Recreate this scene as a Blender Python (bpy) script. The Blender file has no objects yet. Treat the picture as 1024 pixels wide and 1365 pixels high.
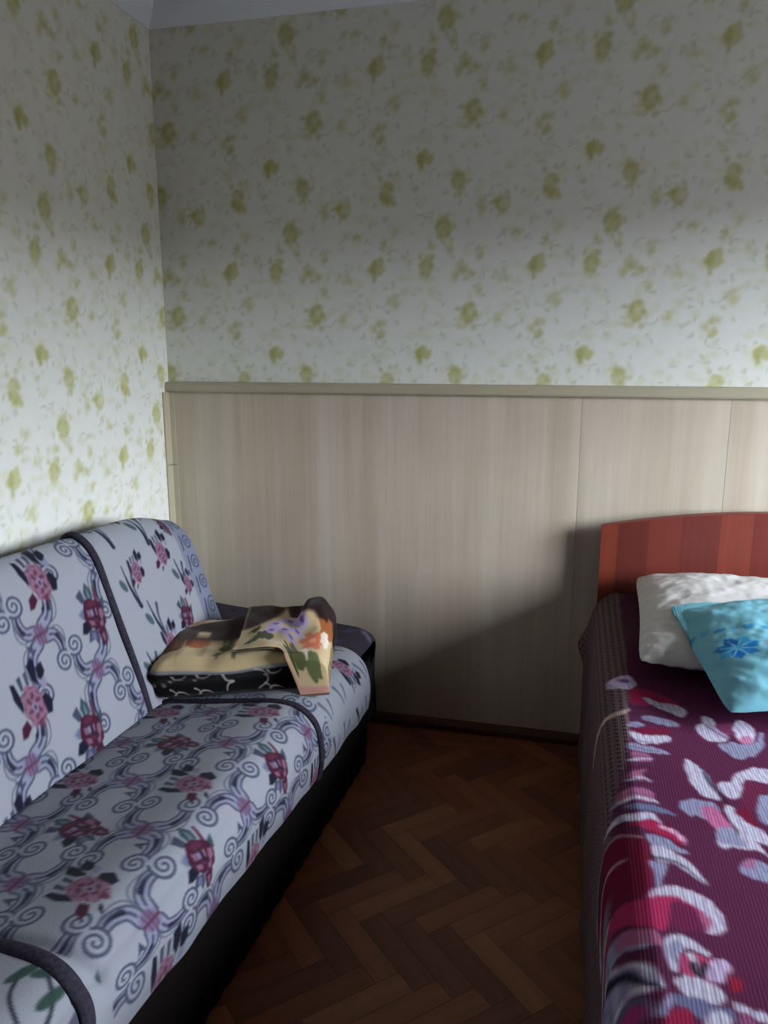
import bpy, math
import numpy as np
from mathutils import Matrix, Vector

# ------------------------------------------------------------------ camera, world, light, exposure
sc = bpy.context.scene
COL = sc.collection
RW, RL, RH = 3.5, 4.4, 2.5              # room: x 0..RW, y -RL..0, z 0..RH
F_PX, YAW, PITCH = 1018.5, -0.2408, 0.2058
cd = bpy.data.cameras.new('camera'); cam = bpy.data.objects.new('camera', cd); COL.objects.link(cam)
cam.location = (1.4536, -2.584, 1.3562)
cam.rotation_mode = 'XYZ'
cam.rotation_euler = (math.pi/2 - PITCH, 0, -YAW)
cd.sensor_fit = 'VERTICAL'; cd.sensor_height = 24.0; cd.lens = F_PX/1365*24.0
cd.clip_start = 0.02
sc.camera = cam

W_Y0, W_Y1, W_Z0, W_Z1 = -1.80, -0.52, 0.88, 1.90     # the window opening in the right wall
SKY = 52.0
world = bpy.data.worlds.new('sky'); sc.world = world; world.use_nodes = True
wn = world.node_tree; wn.nodes.clear()
wo = wn.nodes.new('ShaderNodeOutputWorld'); wb = wn.nodes.new('ShaderNodeBackground')
wt = wn.nodes.new('ShaderNodeTexCoord'); ws = wn.nodes.new('ShaderNodeSeparateXYZ'); wr = wn.nodes.new('ShaderNodeValToRGB')
wn.links.new(wt.outputs['Generated'], ws.inputs[0]); wn.links.new(ws.outputs['Z'], wr.inputs[0])
el = wr.color_ramp.elements
el[0].position = 0.0; el[0].color = (0.085, 0.085, 0.078, 1)       # ground and the houses opposite
el[1].position = 0.01; el[1].color = (0.11, 0.113, 0.106, 1)
for p_, c_ in ((0.04, (0.85, 0.93, 1.0, 1)), (1.0, (0.78, 0.89, 1.0, 1))):
    e_ = el.new(p_); e_.color = c_
wn.links.new(wr.outputs[0], wb.inputs[0]); wb.inputs[1].default_value = SKY
wn.links.new(wb.outputs[0], wo.inputs[0])

ld = bpy.data.lights.new('window_portal', 'AREA'); lo = bpy.data.objects.new('window_portal', ld); COL.objects.link(lo)
ld.shape = 'RECTANGLE'; ld.size = W_Z1-W_Z0; ld.size_y = W_Y1-W_Y0
lo.location = (RW+0.13, (W_Y0+W_Y1)/2, (W_Z0+W_Z1)/2); lo.rotation_euler = (0, math.pi/2, 0)
ld.cycles.is_portal = True

vs = sc.view_settings
sc.display_settings.display_device = 'sRGB'
vs.view_transform = 'Standard'; vs.look = 'None'; vs.exposure = 0.0; vs.gamma = 1.0; vs.use_curve_mapping = False

# ------------------------------------------------------------------ helpers
rng = np.random.default_rng(7)

def lin(c):
    c = np.asarray(c, float)
    return np.where(c <= 0.04045, c/12.92, ((c+0.055)/1.055)**2.4)

def L(r, g, b):
    return tuple(float(v) for v in lin(np.array([r, g, b])/255.0)) + (1.0,)

def mat(name, color=None, rough=0.8, spec=0.3, bump=None, noise=None, attr=False, sheen=0.0):
    """bump=(scale, strength, distance, stretch); noise=(scale, amount) mottles the colour"""
    m = bpy.data.materials.new(name); m.use_nodes = True
    nt = m.node_tree; b = nt.nodes['Principled BSDF']
    b.inputs['Roughness'].default_value = rough
    b.inputs['Specular IOR Level'].default_value = spec
    if sheen:
        b.inputs['Sheen Weight'].default_value = sheen
    tc = nt.nodes.new('ShaderNodeTexCoord')
    src = None
    if attr:
        a = nt.nodes.new('ShaderNodeAttribute'); a.attribute_name = 'Col'; src = a.outputs['Color']
    else:
        r = nt.nodes.new('ShaderNodeRGB'); r.outputs[0].default_value = color; src = r.outputs[0]
    if noise:
        n = nt.nodes.new('ShaderNodeTexNoise'); n.inputs['Scale'].default_value = noise[0]; n.inputs['Detail'].default_value = 4
        mp = nt.nodes.new('ShaderNodeMapping')
        mp.inputs['Scale'].default_value = noise[2] if len(noise) > 2 else (1, 1, 1)
        nt.links.new(tc.outputs['Object'], mp.inputs[0]); nt.links.new(mp.outputs[0], n.inputs['Vector'])
        mr = nt.nodes.new('ShaderNodeMapRange'); mr.inputs[1].default_value = 0.3; mr.inputs[2].default_value = 0.7
        mr.inputs[3].default_value = 1-noise[1]; mr.inputs[4].default_value = 1+noise[1]
        nt.links.new(n.outputs['Fac'], mr.inputs[0])
        mx = nt.nodes.new('ShaderNodeMix'); mx.data_type = 'RGBA'; mx.blend_type = 'MULTIPLY'; mx.inputs[0].default_value = 1
        nt.links.new(src, mx.inputs[6]); nt.links.new(mr.outputs[0], mx.inputs[7]); src = mx.outputs[2]
    nt.links.new(src, b.inputs['Base Color'])
    if bump:
        n = nt.nodes.new('ShaderNodeTexNoise'); n.inputs['Scale'].default_value = bump[0]; n.inputs['Detail'].default_value = 3
        mp = nt.nodes.new('ShaderNodeMapping'); mp.inputs['Scale'].default_value = bump[3] if len(bump) > 3 else (1, 1, 1)
        nt.links.new(tc.outputs['Object'], mp.inputs[0]); nt.links.new(mp.outputs[0], n.inputs['Vector'])
        bp = nt.nodes.new('ShaderNodeBump'); bp.inputs['Strength'].default_value = bump[1]; bp.inputs['Distance'].default_value = bump[2]
        nt.links.new(n.outputs['Fac'], bp.inputs['Height']); nt.links.new(bp.outputs[0], b.inputs['Normal'])
    return m

def link(name, me, m=None, parent=None, **props):
    o = bpy.data.objects.new(name, me); COL.objects.link(o)
    if m is not None and not me.materials:
        me.materials.append(m)
    if parent is not None:
        o.parent = parent
    for k, v in props.items():
        o[k] = v
    return o

def empty(name, loc=(0, 0, 0), rz=0.0, **props):
    o = bpy.data.objects.new(name, None); COL.objects.link(o)
    o.location = loc; o.rotation_euler = (0, 0, rz); o.empty_display_size = 0.1
    for k, v in props.items():
        o[k] = v
    return o

def mesh_np(name, V, Q, colors=None, smooth=True):
    """V (n,3), Q (m,4) quads"""
    V = np.asarray(V, np.float32); Q = np.asarray(Q, np.int32)
    me = bpy.data.meshes.new(name)
    me.vertices.add(len(V)); me.vertices.foreach_set('co', V.ravel())
    me.loops.add(Q.size); me.loops.foreach_set('vertex_index', Q.ravel())
    me.polygons.add(len(Q)); me.polygons.foreach_set('loop_start', np.arange(len(Q), dtype=np.int32)*4)
    me.polygons.foreach_set('use_smooth', np.full(len(Q), smooth))
    me.update(calc_edges=True)
    if colors is not None:
        at = me.color_attributes.new('Col', 'FLOAT_COLOR', 'POINT')
        c4 = np.ones((len(V), 4), np.float32); c4[:, :3] = lin(np.clip(colors, 0, 1))
        at.data.foreach_set('color', c4.ravel())
    return me

def grid_quads(nu, nv, closed_u=False, base=0, flip=False):
    """verts indexed i*nv+j; u index i, v index j"""
    iu = np.arange(nu if closed_u else nu-1); jv = np.arange(nv-1)
    I, J = np.meshgrid(iu, jv, indexing='ij'); I2 = (I+1) % nu
    q = np.stack([I*nv+J, I2*nv+J, I2*nv+J+1, I*nv+J+1], -1).reshape(-1, 4)+base
    return q[:, ::-1] if flip else q

def pydata(name, V, F, smooth=False):
    me = bpy.data.meshes.new(name); me.from_pydata([tuple(map(float, v)) for v in V], [], [tuple(f) for f in F]); me.update()
    if smooth:
        me.polygons.foreach_set('use_smooth', [True]*len(me.polygons))
    return me

def box_mesh(name, x0, x1, y0, y1, z0, z1, bev=0.0):
    import bmesh
    bm = bmesh.new()
    bmesh.ops.create_cube(bm, size=1.0)
    for v in bm.verts:
        v.co = Vector(((x0+x1)/2+v.co.x*(x1-x0), (y0+y1)/2+v.co.y*(y1-y0), (z0+z1)/2+v.co.z*(z1-z0)))
    if bev > 0:
        bmesh.ops.bevel(bm, geom=list(bm.edges), offset=bev, segments=2, affect='EDGES', profile=0.5)
    me = bpy.data.meshes.new(name); bm.to_mesh(me); bm.free()
    return me

def extrude_profile(name, prof, p0, p1, up=(0, 0, 1), out=(0, -1, 0), mit0=0.0, mit1=0.0):
    """closed profile [(out, up)] swept from p0 to p1; mit: shift along the run per unit of out (mitres)"""
    p0 = Vector(p0); p1 = Vector(p1); up = Vector(up); out = Vector(out); d = (p1-p0).normalized()
    V = []
    for P, mt in ((p0, mit0), (p1, mit1)):
        for a, b in prof:
            V.append(P+out*a+up*b+d*(a*mt))
    n = len(prof)
    F = [(i, (i+1) % n, n+(i+1) % n, n+i) for i in range(n)]+[tuple(range(n))[::-1], tuple(range(n, 2*n))]
    return pydata(name, V, F)

def vnoise(x, y, seed=0, octs=3):
    """smooth value noise, -1..1"""
    out = np.zeros(np.broadcast(x, y).shape); amp = 1.0; tot = 0
    for o in range(octs):
        r = np.random.default_rng(seed+o*101); T = r.uniform(-1, 1, (64, 64))
        X = x*2**o+17.3*o; Y = y*2**o+9.1*o
        xi = np.floor(X).astype(int); yi = np.floor(Y).astype(int); fx = X-xi; fy = Y-yi
        fx = fx*fx*(3-2*fx); fy = fy*fy*(3-2*fy)
        g = lambda a, b: T[a % 64, b % 64]
        out += amp*((g(xi, yi)*(1-fx)+g(xi+1, yi)*fx)*(1-fy)+(g(xi, yi+1)*(1-fx)+g(xi+1, yi+1)*fx)*fy)
        tot += amp; amp *= 0.5
    return out/tot

class Canvas:
    """A cloth print drawn on a plane (u, v in metres); colours 0..255 sRGB. Sampled at mesh vertices."""
    def __init__(s, u0, u1, v0, v1, res, bg):
        s.u0, s.v0, s.res = u0, v0, res
        s.nu = int(math.ceil((u1-u0)/res))+1; s.nv = int(math.ceil((v1-v0)/res))+1
        s.a = np.zeros((s.nv, s.nu, 3)); s.a[:] = bg
    def _win(s, pts, pad):
        p = np.asarray(pts, float)
        i0 = max(0, int((p[:, 0].min()-pad-s.u0)/s.res)); i1 = min(s.nu, int((p[:, 0].max()+pad-s.u0)/s.res)+2)
        j0 = max(0, int((p[:, 1].min()-pad-s.v0)/s.res)); j1 = min(s.nv, int((p[:, 1].max()+pad-s.v0)/s.res)+2)
        if i1 <= i0 or j1 <= j0:
            return None
        U, V = np.meshgrid(s.u0+np.arange(i0, i1)*s.res, s.v0+np.arange(j0, j1)*s.res)
        return (slice(j0, j1), slice(i0, i1)), U, V
    def _put(s, w, al, col):
        al = al[..., None]
        if callable(col):
            col = col(s)
        s.a[w] = s.a[w]*(1-al)+np.asarray(col, float)*al
    @staticmethod
    def _segd(U, V, p, q):
        d = q-p; l2 = max(d@d, 1e-12)
        t = np.clip(((U-p[0])*d[0]+(V-p[1])*d[1])/l2, 0, 1)
        return np.hypot(U-p[0]-t*d[0], V-p[1]-t*d[1]), t
    def poly(s, pts, col, alpha=1.0, soft=None):
        p = np.asarray(pts, float); soft = soft or s.res
        w = s._win(p, soft*2)
        if w is None: return
        w, U, V = w
        ins = np.zeros(U.shape, bool); dist = np.full(U.shape, 1e9)
        n = len(p)
        for i in range(n):
            a, b = p[i], p[(i+1) % n]
            if a[1] != b[1]:
                c = ((a[1] > V) != (b[1] > V)) & (U < (b[0]-a[0])*(V-a[1])/(b[1]-a[1])+a[0]); ins ^= c
            dist = np.minimum(dist, s._segd(U, V, a, b)[0])
        sd = np.where(ins, dist, -dist)
        s._put(w, np.clip(sd/soft+0.5, 0, 1)*alpha, col)
    def stroke(s, pts, width, col, alpha=1.0, soft=None, w1=None):
        p = np.asarray(pts, float); soft = soft or s.res
        w1 = width if w1 is None else w1
        w = s._win(p, max(width, w1)+soft)
        if w is None: return
        w, U, V = w
        best = np.full(U.shape, -1e9); n = len(p)-1
        for i in range(n):
            d, t = s._segd(U, V, p[i], p[i+1])
            wid = width+(w1-width)*(i+t)/n
            best = np.maximum(best, wid/2-d)
        s._put(w, np.clip(best/soft+0.5, 0, 1)*alpha, col)
    def blob(s, c, rx, ry, col, alpha=1.0, ang=0.0, soft=None, wob=0.0, k=5, ph=0.0):
        t = np.linspace(0, 2*math.pi, 26)[:-1]
        r = 1+wob*(.6*np.sin(k*t+ph)+.6*np.sin((k+2)*t+ph*2.3)+.45*np.sin(2*t+ph*3.1)+.3*np.sin(9*t+ph*5.7))
        x = rx*r*np.cos(t); y = ry*r*np.sin(t); ca, sa = math.cos(ang), math.sin(ang)
        s.poly(np.stack([c[0]+x*ca-y*sa, c[1]+x*sa+y*ca], -1), col, alpha, soft)
    def sample(s, u, v):
        x = np.clip((np.asarray(u)-s.u0)/s.res, 0, s.nu-1.001); y = np.clip((np.asarray(v)-s.v0)/s.res, 0, s.nv-1.001)
        i = x.astype(int); j = y.astype(int); fx = (x-i)[..., None]; fy = (y-j)[..., None]; A = s.a
        return ((A[j, i]*(1-fx)+A[j, i+1]*fx)*(1-fy)+(A[j+1, i]*(1-fx)+A[j+1, i+1]*fx)*fy)/255.0

def curve(pts, n=24):
    """Catmull-Rom through the points"""
    p = np.asarray(pts, float); p = np.vstack([2*p[0]-p[1], p, 2*p[-1]-p[-2]]); out = []
    m = len(p)-3; per = max(2, n//m)
    for i in range(m):
        a, b, c, d = p[i:i+4]
        for t in np.linspace(0, 1, per, endpoint=False):
            out.append(0.5*((2*b)+(c-a)*t+(2*a-5*b+4*c-d)*t*t+(-a+3*b-3*c+d)*t**3))
    out.append(p[-2]); return np.array(out)

# ------------------------------------------------------------------ room shell
M_wall = mat('wallpaper', attr=True, rough=0.75, spec=0.2, bump=(90, 0.15, 0.002))
M_plain = mat('wallpaper_plain', L(205, 206, 198), rough=0.8, spec=0.2, noise=(14, 0.06))
M_room = mat('dark_unseen_walls', L(104, 90, 76), rough=0.6, noise=(2, 0.1, (12, 12, .6)))  # unseen front and right walls, made dark to cut bounced light
M_ceil = mat('ceiling_paint', L(178, 182, 184), rough=0.9, spec=0.2, noise=(3, 0.03))
M_corn = mat('cornice_paint', L(222, 228, 238), rough=0.6, spec=0.3)
M_trim = mat('laminate_trim', L(172, 163, 141), rough=0.5, spec=0.4, noise=(8, 0.04))
M_base = mat('baseboard_wood', L(74, 40, 26), rough=0.5, spec=0.4, noise=(20, 0.2, (1, 1, 6)))

def panel_material(name, seed):
    m = bpy.data.materials.new(name); m.use_nodes = True; nt = m.node_tree; b = nt.nodes['Principled BSDF']
    b.inputs['Roughness'].default_value = 0.55; b.inputs['Specular IOR Level'].default_value = 0.35
    tc = nt.nodes.new('ShaderNodeTexCoord')
    def noise(scale, sx, sy, sz, detail=3):
        mp = nt.nodes.new('ShaderNodeMapping'); mp.inputs['Scale'].default_value = (sx, sy, sz); mp.inputs['Location'].default_value = (seed, 0, seed*0.7)
        n = nt.nodes.new('ShaderNodeTexNoise'); n.inputs['Scale'].default_value = scale; n.inputs['Detail'].default_value = detail
        nt.links.new(tc.outputs['Object'], mp.inputs[0]); nt.links.new(mp.outputs[0], n.inputs['Vector']); return n.outputs['Fac']
    streak = noise(1.0, 14, 1, 0.5); grain = noise(1.0, 70, 1, 2.5, 5); cloud = noise(4.0, 1, 1, 1)
    r = nt.nodes.new('ShaderNodeValToRGB'); r.color_ramp.elements[0].position = 0.35; r.color_ramp.elements[1].position = 0.68
    r.color_ramp.elements[0].color = L(181, 166, 148); r.color_ramp.elements[1].color = L(196, 184, 168)
    nt.links.new(streak, r.inputs[0])
    src = r.outputs[0]
    for fac, amt in ((grain, 0.045), (cloud, 0.05)):
        mr = nt.nodes.new('ShaderNodeMapRange'); mr.inputs[1].default_value = 0.3; mr.inputs[2].default_value = 0.7
        mr.inputs[3].default_value = 1-amt; mr.inputs[4].default_value = 1+amt
        mx = nt.nodes.new('ShaderNodeMix'); mx.data_type = 'RGBA'; mx.blend_type = 'MULTIPLY'; mx.inputs[0].default_value = 1
        nt.links.new(fac, mr.inputs[0]); nt.links.new(src, mx.inputs[6]); nt.links.new(mr.outputs[0], mx.inputs[7]); src = mx.outputs[2]
    nt.links.new(src, b.inputs['Base Color']); return m

def struct(name, me, m, parent=None, **props):
    if parent is None:
        props['kind'] = 'structure'
    return link(name, me, m, parent, **props)

wall_back = struct('wall_back', box_mesh('wall_back', -0.15, RW+0.15, 0.0, 0.15, -0.1, RH+0.1), M_plain)
wall_left = struct('wall_left', box_mesh('wall_left', -0.15, 0.0, -RL, 0.0, -0.1, RH+0.1), M_plain)
wall_front = struct('wall_front', box_mesh('wall_front', -0.15, RW+0.15, -RL-0.15, -RL, -0.1, RH+0.1), M_room)
ceiling = struct('ceiling', box_mesh('ceiling', 0, RW, -RL, 0, RH, RH+0.1), M_ceil)
# right wall, round its window opening
def ring_wall():
    x0, x1 = RW, RW+0.28
    ys = [-RL, W_Y0, W_Y1, 0.0]; zs = [0.0, W_Z0, W_Z1, RH]
    V = [(x, y, z) for x in (x0, x1) for y in ys for z in zs]
    id_ = lambda k, i, j: k*16+i*4+j
    F = []
    for i in range(3):
        for j in range(3):
            if i == 1 and j == 1: continue
            F.append((id_(0, i, j), id_(0, i, j+1), id_(0, i+1, j+1), id_(0, i+1, j)))
            F.append((id_(1, i, j), id_(1, i+1, j), id_(1, i+1, j+1), id_(1, i, j+1)))
    for a, b in (((1, 1), (2, 1)), ((2, 1), (2, 2)), ((2, 2), (1, 2)), ((1, 2), (1, 1))):
        F.append((id_(0, *a), id_(0, *b), id_(1, *b), id_(1, *a)))
    for a, b in (((0, 0), (3, 0)), ((3, 0), (3, 3)), ((3, 3), (0, 3)), ((0, 3), (0, 0))):
        F.append((id_(0, *a), id_(1, *a), id_(1, *b), id_(0, *b)))
    return pydata('wall_right', V, F)
wall_right = struct('wall_right', ring_wall(), M_room)
M_white = mat('white_gloss_paint', L(235, 236, 236), rough=0.35, spec=0.4)
win = empty('window_1', (RW+0.17, 0, 0), kind='structure')
fx0, fx1 = 0.0, 0.06
def add_bar(name, y0, y1, z0, z1):
    link(name, box_mesh(name, fx0, fx1, y0, y1, z0, z1, 0.006), M_white, win)
add_bar('frame_rail', W_Y0, W_Y1, W_Z0, W_Z0+0.06); add_bar('frame_rail', W_Y0, W_Y1, W_Z1-0.06, W_Z1)
add_bar('frame_stile', W_Y0, W_Y0+0.06, W_Z0+0.06, W_Z1-0.06); add_bar('frame_stile', W_Y1-0.06, W_Y1, W_Z0+0.06, W_Z1-0.06)
add_bar('mullion', (W_Y0+W_Y1)/2-0.03, (W_Y0+W_Y1)/2+0.03, W_Z0+0.06, W_Z1-0.06)
link('window_sill', box_mesh('window_sill', -0.22, 0.0, W_Y0-0.05, W_Y1+0.05, W_Z0-0.03, W_Z0, 0.006), M_white, win)

# --- wallpaper strips
PER_U, PER_V = 0.526, 0.6125
MOTIFS = [('bud', 0.202, 1.963, 0.027, 0.027, 1), ('rose', 0.311, 1.893, 0.034, 0.042, 1), ('rose', 0.075, 1.869, 0.032, 0.052, 1),
 ('ring', 0.455, 1.817, 0.034, 0.035, 0.9), ('blob', 0.388, 1.811, 0.018, 0.027, 0.6), ('rose', 0.264, 1.75, 0.040, 0.042, 0.9),
 ('leaf', 0.288, 1.689, 0.012, 0.019, 0.7), ('leaf', 0.224, 1.696, 0.016, 0.014, 0.7), ('rose', 0.209, 1.629, 0.030, 0.042, 1),
 ('blob', 0.324, 1.626, 0.020, 0.028, 0.9), ('blob', 0.357, 1.609, 0.019, 0.014, 0.9), ('blob', 0.303, 1.599, 0.013, 0.019, 0.6),
 ('bud', 0.042, 1.626, 0.028, 0.038, 1), ('rose', 0.355, 1.484, 0.034, 0.049, 1), ('blob', 0.445, 1.466, 0.017, 0.017, 0.7),
 ('rose', 0.046, 1.428, 0.026, 0.043, 0.6), ('bud', 0.198, 1.348, 0.025, 0.027, 1),
 ('blob', 0.304, 1.301, 0.020, 0.018, 0.8), ('blob', 0.101, 1.749, 0.022, 0.022, 0.4), ('blob', 0.066, 1.71, 0.012, 0.017, 0.8),
 ('blob', 0.384, 1.667, 0.017, 0.019, 0.7), ('blob', 0.5, 1.734, 0.02, 0.011, 0.7), ('blob', 0.467, 1.595, 0.021, 0.02, 0.5),
 ('blob', 0.382, 1.558, 0.014, 0.019, 0.7), ('blob', 0.322, 1.444, 0.017, 0.012, 0.6), ('rose', 0.107, 1.526, 0.03, 0.028, 0.35),
 ('blob', 0.08, 1.271, 0.026, 0.014, 0.6), ('blob', 0.132, 1.667, 0.011, 0.011, 0.5)]
def make_paper(height, zbase):
    bg = np.array([221, 221, 216.0])
    cv = Canvas(0, PER_U, 0, PER_V, 0.003, bg)
    r = np.random.default_rng(3)
    G1, G2, G3 = (188, 186, 134), (164, 164, 106), (206, 206, 168)
    def every(fn, u, v, pad=0.07):
        for du in (-PER_U, 0, PER_U):
            for dv in (-PER_V, 0, PER_V):
                if -pad < u+du < PER_U+pad and -pad < v+dv < PER_V+pad:
                    fn(u+du, v+dv)
    # faint grey-green sprigs, leaves and petals between the flowers
    for k in range(120):
        u, v, a, b = r.uniform(0, PER_U), r.uniform(0, PER_V), r.uniform(0.008, 0.02), r.uniform(0.006, 0.016)
        every(lambda x, y: cv.blob((x, y), a, b, (208, 208, 184), 0.5, wob=0.25, k=3, ph=k, soft=0.008), u, v)
    for k in range(130):
        u, v, ang, ln = r.uniform(0, PER_U), r.uniform(0, PER_V), r.uniform(0, 3.14), r.uniform(0.006, 0.013)
        col = ((188, 192, 174), (184, 188, 156), (192, 192, 186))[k % 3]
        every(lambda x, y: cv.blob((x, y), ln, 0.0042, col, 0.62, ang=ang, soft=0.004), u, v)
    for k in range(16):
        u, v, ang = r.uniform(0, PER_U), r.uniform(0, PER_V), r.uniform(0, 6.28)
        def sprig(x, y):
            t = np.linspace(0, 1, 8); pts = np.stack([x+0.035*t*np.cos(ang+t), y+0.035*t*np.sin(ang+t)], -1)
            cv.stroke(pts, 0.003, (165, 172, 145), 0.6, soft=0.004)
        every(sprig, u, v)
    for kind, u, z, a, b, st in MOTIFS:
        v = (z-zbase) % PER_V
        sd = int(u*997+z*313) % 7
        def draw(x, y):
            rr = np.random.default_rng(int(u*9973+z*3131))
            if kind == 'bud':
                cv.blob((x, y+b*0.2), a, b*0.75, G1, 0.85*st, wob=0.2, k=3, ph=sd, soft=0.009)
                cv.poly([(x-a*0.9, y+b*0.3), (x-a*0.2, y), (x-a*0.1, y-b), (x-a*0.5, y-b*1.1)], G2, 0.6*st, soft=0.009)
                cv.blob((x-a*0.35, y+b*0.25), a*0.4, b*0.5, G2, 0.55*st, wob=.2, soft=0.008)
            elif kind in ('rose', 'ring'):
                for q in range(9):
                    t = rr.uniform(0, 6.28); d = rr.uniform(.2, .75)
                    cv.blob((x+a*d*math.cos(t), y+b*d*math.sin(t)), a*rr.uniform(.3, .5), b*rr.uniform(.25, .42), G1, 0.55*st, ang=t, wob=.2, k=3, ph=q, soft=0.009)
                for q in range(6):
                    t = q*1.05+rr.uniform(-.4, .4)
                    cv.blob((x+a*0.55*math.cos(t), y+b*0.55*math.sin(t)), a*0.30, b*0.16, G2, rr.uniform(.25, .6)*st, ang=t+1.57, wob=.2, k=3, ph=q*2, soft=0.007)
                if kind == 'ring': cv.blob((x, y), a*0.42, b*0.36, G3, 0.6*st, soft=0.008)
                for q in range(3):
                    t = rr.uniform(0, 6.28); cv.blob((x+a*1.05*math.cos(t), y+b*1.05*math.sin(t)), a*.28, b*.16, G2, .35*st, ang=t, soft=.007)
            else:
                cv.blob((x, y), a, b, G1, 0.6*st, wob=0.25, k=3, ph=sd*1.7, soft=0.009)
                cv.blob((x+a*0.2, y-b*0.2), a*0.55, b*0.4, G2, 0.45*st, ang=sd, wob=.2, soft=0.007)
        every(draw, u, v)
    mot = cv.a
    nu = 88; nv = int(height/0.0062)
    us = np.linspace(0, PER_U, nu); vs_ = np.linspace(0, height, nv)
    U, Vv = np.meshgrid(us, vs_, indexing='ij')
    c = cv.sample(U, Vv % PER_V)
    c = c*(1+0.012*vnoise(U*60, Vv*60, 5, 2)[..., None])
    V = np.stack([U, np.full_like(U, -0.0006), Vv], -1).reshape(-1, 3)
    Q = grid_quads(nu, nv); C = c.reshape(-1, 3)
    # the turned edge that gives the strip its thickness
    for col_ in (0, nu-1):
        b0 = len(V)+nv; ed = V[col_*nv:(col_+1)*nv]; e2 = ed.copy(); e2[:, 1] = 0.0
        V = np.vstack([V, ed, e2]); C = np.vstack([C, C[col_*nv:(col_+1)*nv], C[col_*nv:(col_+1)*nv]])
        j = np.arange(nv-1); a = b0-nv+j
        q = np.stack([a, a+1, b0+j+1, b0+j], -1)
        Q = np.vstack([Q, q if col_ == 0 else q[:, ::-1]])
    me = mesh_np('wallpaper_strip', V, Q, C); me.materials.append(M_wall); return me
Z0B = 1.2
paperB = make_paper(RH-Z0B, Z0B); paperL = make_paper(RH, 0.0)
GAP = 0.0
def place_strip(me, parent, loc, rz, u_lo=0.0, u_hi=PER_U):
    m2 = me
    if u_lo > 0.001 or u_hi < PER_U-0.001:      # a strip cut at a corner
        import bmesh
        bm = bmesh.new(); bm.from_mesh(me)
        for co, no in (((u_lo, 0, 0), (-1, 0, 0)), ((u_hi, 0, 0), (1, 0, 0))):
            bmesh.ops.bisect_plane(bm, geom=bm.verts[:]+bm.edges[:]+bm.faces[:], plane_co=co, plane_no=no, clear_outer=True)
        m2 = bpy.data.meshes.new('wallpaper_strip'); bm.to_mesh(m2); bm.free()
        if not m2.materials: m2.materials.append(M_wall)
    o = link('wallpaper_strip', m2, None, parent); o.location = loc; o.rotation_euler = (0, 0, rz); o.scale = (1-GAP/PER_U*2, 1, 1)
x = 0.227-PER_U
while x < RW:
    place_strip(paperB, wall_back, (x, 0, Z0B), 0, max(0, -x), min(PER_U, RW-x)); x += PER_U
y = -0.363+PER_U
while y > -RL-PER_U:
    # on the left wall the paper's u grows with y
    place_strip(paperL, wall_left, (0, y-PER_U, 0), math.pi/2, max(0, -RL-(y-PER_U)), min(PER_U, -(y-PER_U))) if y-PER_U < -0.01 else None
    y -= PER_U

# --- wainscot panels, trims, baseboard, cornice
PZ = 1.218
seams = [0.014, 0.829, 1.482, 1.931, 2.55, RW]
for i in range(len(seams)-1):
    link('wainscot_panel', box_mesh('wainscot_panel', seams[i]+0.0003, seams[i+1]-0.0003, -0.010, -0.0015, 0.03, PZ, 0.0008),
         panel_material('wainscot_laminate_%d' % i, i*3.7), wall_back)
cap = [(0.0, 0.0), (0.026, 0.0), (0.030, 0.006), (0.030, 0.024), (0.024, 0.034), (0.0, 0.036)]
struct('trim_1', extrude_profile('trim_1', cap, (0.0, -0.0015, PZ-0.002), (RW, -0.0015, PZ-0.002)), M_trim)
# corner angle strip between the two walls, in two lengths with a joint
for z0, z1, nm in ((0.04, 0.945, 'trim_2'), (0.947, PZ-0.003, 'trim_3')):
    V = []
    for z in (z0, z1):
        V += [(0.0015, -0.0015, z), (0.026, -0.0015, z), (0.026, -0.013, z), (0.010, -0.018, z), (0.006, -0.052, z), (0.0015, -0.052, z)]
    F = [(i, (i+1) % 6, 6+(i+1) % 6, 6+i) for i in range(6)]+[(5, 4, 3, 2, 1, 0), (6, 7, 8, 9, 10, 11)]
    struct(nm, pydata(nm, V, F), M_trim)
bb = [(0, 0), (0.022, 0), (0.022, 0.018), (0.014, 0.032), (0.008, 0.036), (0, 0.036)]
struct('baseboard_back', extrude_profile('baseboard_back', bb, (0.02, -0.0105, 0.003), (RW, -0.0105, 0.003)), M_base)
struct('baseboard_left', extrude_profile('baseboard_left', bb, (0.002, -0.04, 0.003), (0.002, -RL, 0.003), out=(1, 0, 0)), M_base)
co = [(0.0, 2.42-RH), (0.006, 2.42-RH), (0.012, 2.428-RH), (0.034, 2.452-RH), (0.046, 2.466-RH), (0.055, 2.486-RH), (0.062, 2.492-RH), (0.062, 0), (0, 0)]
struct('trim_4', extrude_profile('trim_4', co, (0.0015, -0.0015, RH), (RW, -0.0015, RH), mit0=1.0), M_corn)
struct('trim_5', extrude_profile('trim_5', co, (0.0015, -0.0015, RH), (0.0015, -RL, RH), out=(1, 0, 0), mit0=1.0), M_corn)

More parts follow.
